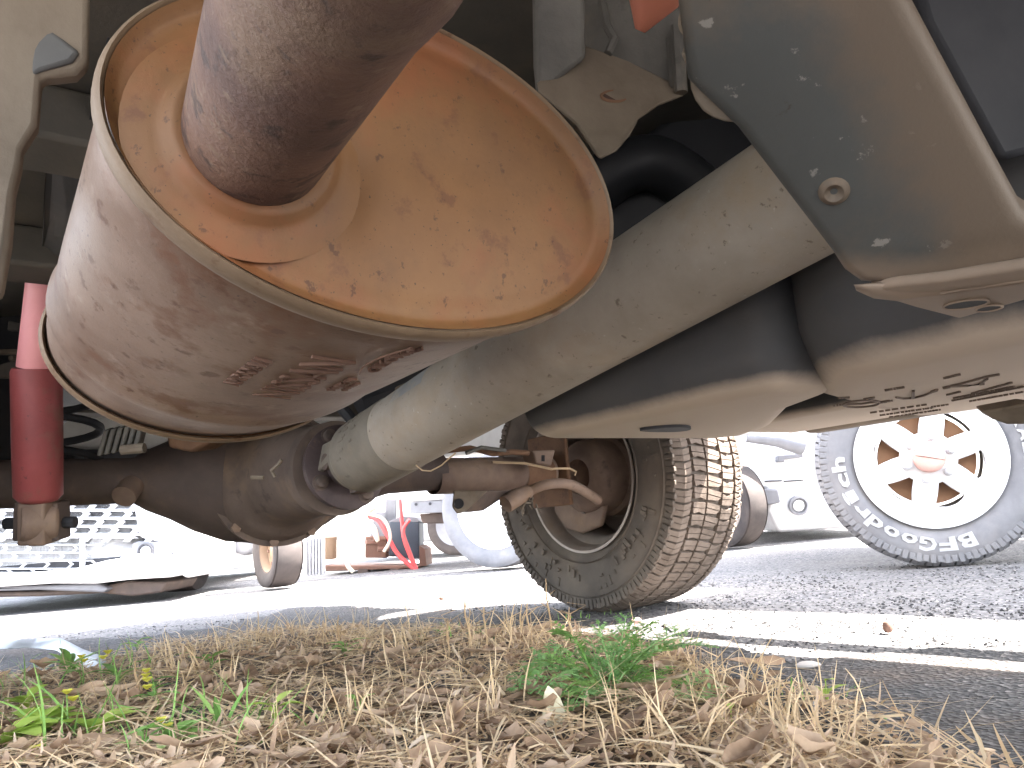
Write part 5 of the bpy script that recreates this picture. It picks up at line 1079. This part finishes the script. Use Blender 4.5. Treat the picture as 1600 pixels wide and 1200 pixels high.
# tall dry stalks
STL = ('tallest dry stalk standing before the big tyre', 'forked dry stalk just right of the tallest one at the big tyre', 'dry stalk standing against the sunlit strip left of the big tyre', 'leaning dry stalk before the left edge of the big tyre', 'straight dry stalk leaning left, leftmost of the tall group', 'straight dry stalk beside the one leaning left', 'short dry stalk left of the tall group', 'dry stalk leaning far right beside the feathery weed', 'lone dry stalk at the bed edge beneath the trailer wheel', 'lone dry stalk among the yellow flowers at left')
for si_, (px, py, hp, ln) in enumerate(((862, 1000, 105, .0), (890, 1000, 60, 5), (826, 1005, 72, 4), (810, 1010, 75, 12), (738, 1030, 95, -6), (760, 1030, 88, 4), (700, 1035, 70, 4), (790, 1030, 85, 22), (218 + 310, 1020, 65, 3), (215, 1090, 60, -5))):
    g0 = on_z(px, py + 8, .02); d = (g0 - CP) @ FW; g0[2] = surf_h(g0[0], g0[1]) - .004; mb = MB(); k_ = d / FPX
    P_ = [g0, g0 + A(ln * .4 * k_ + .003, 0, hp * .35 * k_), g0 + A(ln * .7 * k_ - .002, .002, hp * .7 * k_), g0 + A(ln * k_, .004, hp * k_)]
    mb.tube(P_, [.0022, .0019, .0016, .0008], 6); m2 = P_[2]
    for q in range(3):
        b0 = P_[1] + (P_[3] - P_[1]) * RNG.uniform(.1, .9); mb.tube([b0, b0 + A(RNG.normal(0, .010), RNG.normal(0, .006), .014), b0 + A(RNG.normal(0, .014), 0, .022)], [.0010, .0008, .0004], 4)
    o = obj('dry_stalk', mb, MT['straw'], None, origin=g0); tag(o, STL[si_], 'stalk', 'dry stalks standing in the bed')
# white strap on the ground at left
pts = [(-60, 1016), (20, 1016), (50, 1010), (88, 1012), (96, 1018), (120, 1035), (150, 1046), (162, 1050)]
mb = MB(); w2 = [13, 13, 11, 9, 13, 14, 10, 5]; top = []; n = len(pts)
for (x, y), w_ in zip(pts, w2): top.append((x, y - w_ * .5)); 
vs = []
for i, ((x, y), w_) in enumerate(zip(pts, w2)):
    c = on_z(x, y + 6, .012); k_ = ((c - CP) @ FW) / FPX; hgt = .012 + .006 * math.sin(i * 1.7)
    vs += [c + A(0, -w_ * k_ * .9, hgt), c + A(.004, w_ * k_ * .9, hgt + .022 + .006 * math.cos(i * 2.1))]
mb.add(vs, [(2 * i, 2 * i + 1, 2 * i + 3, 2 * i + 2) for i in range(n - 1)])
so_ = obj('white_strap', mb, MT['strap'], None, origin=A(*on_z(60, 1020)[:2], 0)); tag(so_, 'creased white plastic strap lying on the gravel at left', 'strap'); sm_ = so_.modifiers.new('s', 'SOLIDIFY'); sm_.thickness = .0015
def stone(px, py, s3, mat, lab, cat='stone'):
    g0 = on_z(px, py); mb = MB(); rings = []
    for j in range(1, 5):
        p_ = math.pi * j / 5; rings.append([g0 + A(s3[0] * math.sin(p_) * math.cos(a) * (1 + .2 * math.sin(3 * a + j)), s3[1] * math.sin(p_) * math.sin(a), s3[2] * (1 - math.cos(p_))) for a in np.linspace(0, 2 * math.pi, 9, endpoint=False)])
    mb.loft(rings); tag(obj('stone', mb, mat, None, origin=g0), lab, cat)
stone(1262, 1045, (.020, .010, .006), plain('pale stone', (.55, .50, .47), .8), 'pale pinkish stone on the gravel right of the bed')
stone(1388, 990, (.010, .01, .012), MT['rust_plate'], 'small brown lump standing in the sunlit strip')
stone(995, 975, (.012, .01, .008), MT['cap_pink'], 'reddish pebble by the foot of the big tyre')
stone(690, 938, (.010, .01, .008), MT['rust_plate'], 'dark pebble left of the big tyre on the shade line')
# upright yellow leaf, bark pieces, twigs
g0 = on_z(872, 1150, .02); acc = Acc(); leaf_poly(acc, g0 + A(0, 0, .0), A(-.15, .1, 1), A(.3, -1, .1), .055, .014, .9, -.1)
tag(acc_obj('curled_leaf', acc, MT['straw'], None, g0), 'curled yellow leaf standing on edge under the feathery weed', 'leaf')
for i, (p, q, r_, lab) in enumerate((((900, 1185), (1010, 1130), .011, 'long curved bark strip leaning below the feathery weed'), ((780, 1130), (880, 1105), .010, 'grey bark strip lying left of the curled yellow leaf'), ((200, 1140), (262, 1100), .008, 'dark bark strip lying between the yellow flowers at left'), ((175, 1190), (250, 1155), .011, 'thick bark strip at lower left near the lime leaves'), ((1290, 1130), (1380, 1195), .012, 'dark weathered bark strip right of the dry tufts'), ((430, 1180), (530, 1140), .010, 'shredded grey bark strip at bottom centre'))):
    a, b_ = on_z(*p, .025), on_z(*q, .025); a[2] = surf_h(a[0], a[1]) + .008; b_[2] = surf_h(b_[0], b_[1]) + .012; mb = MB(); dv = unit(b_ - a); s_ = unit(np.cross(dv, ZA)); rows_ = []
    for t in np.linspace(0, 1, 9):
        c = a + (b_ - a) * t + s_ * .012 * math.sin(math.pi * t); w_ = r_ * (.5 + .6 * math.sin(math.pi * (t * .9 + .08)))
        rows_.append([c + s_ * w_ * math.cos(k) + A(0, 0, w_ * .6 * math.sin(k)) for k in np.linspace(0, math.pi, 6)])
    fs_ = [(i_ * 6 + k, i_ * 6 + k + 1, (i_ + 1) * 6 + k + 1, (i_ + 1) * 6 + k) for i_ in range(8) for k in range(5)]
    mb.add([p_ for rr_ in rows_ for p_ in rr_], fs_); o = obj('bark_strip', mb, MT['litter'], None, origin=a); sm_ = o.modifiers.new('s', 'SOLIDIFY'); sm_.thickness = .002; tag(o, lab, 'bark', 'bark strips on the soil bed')
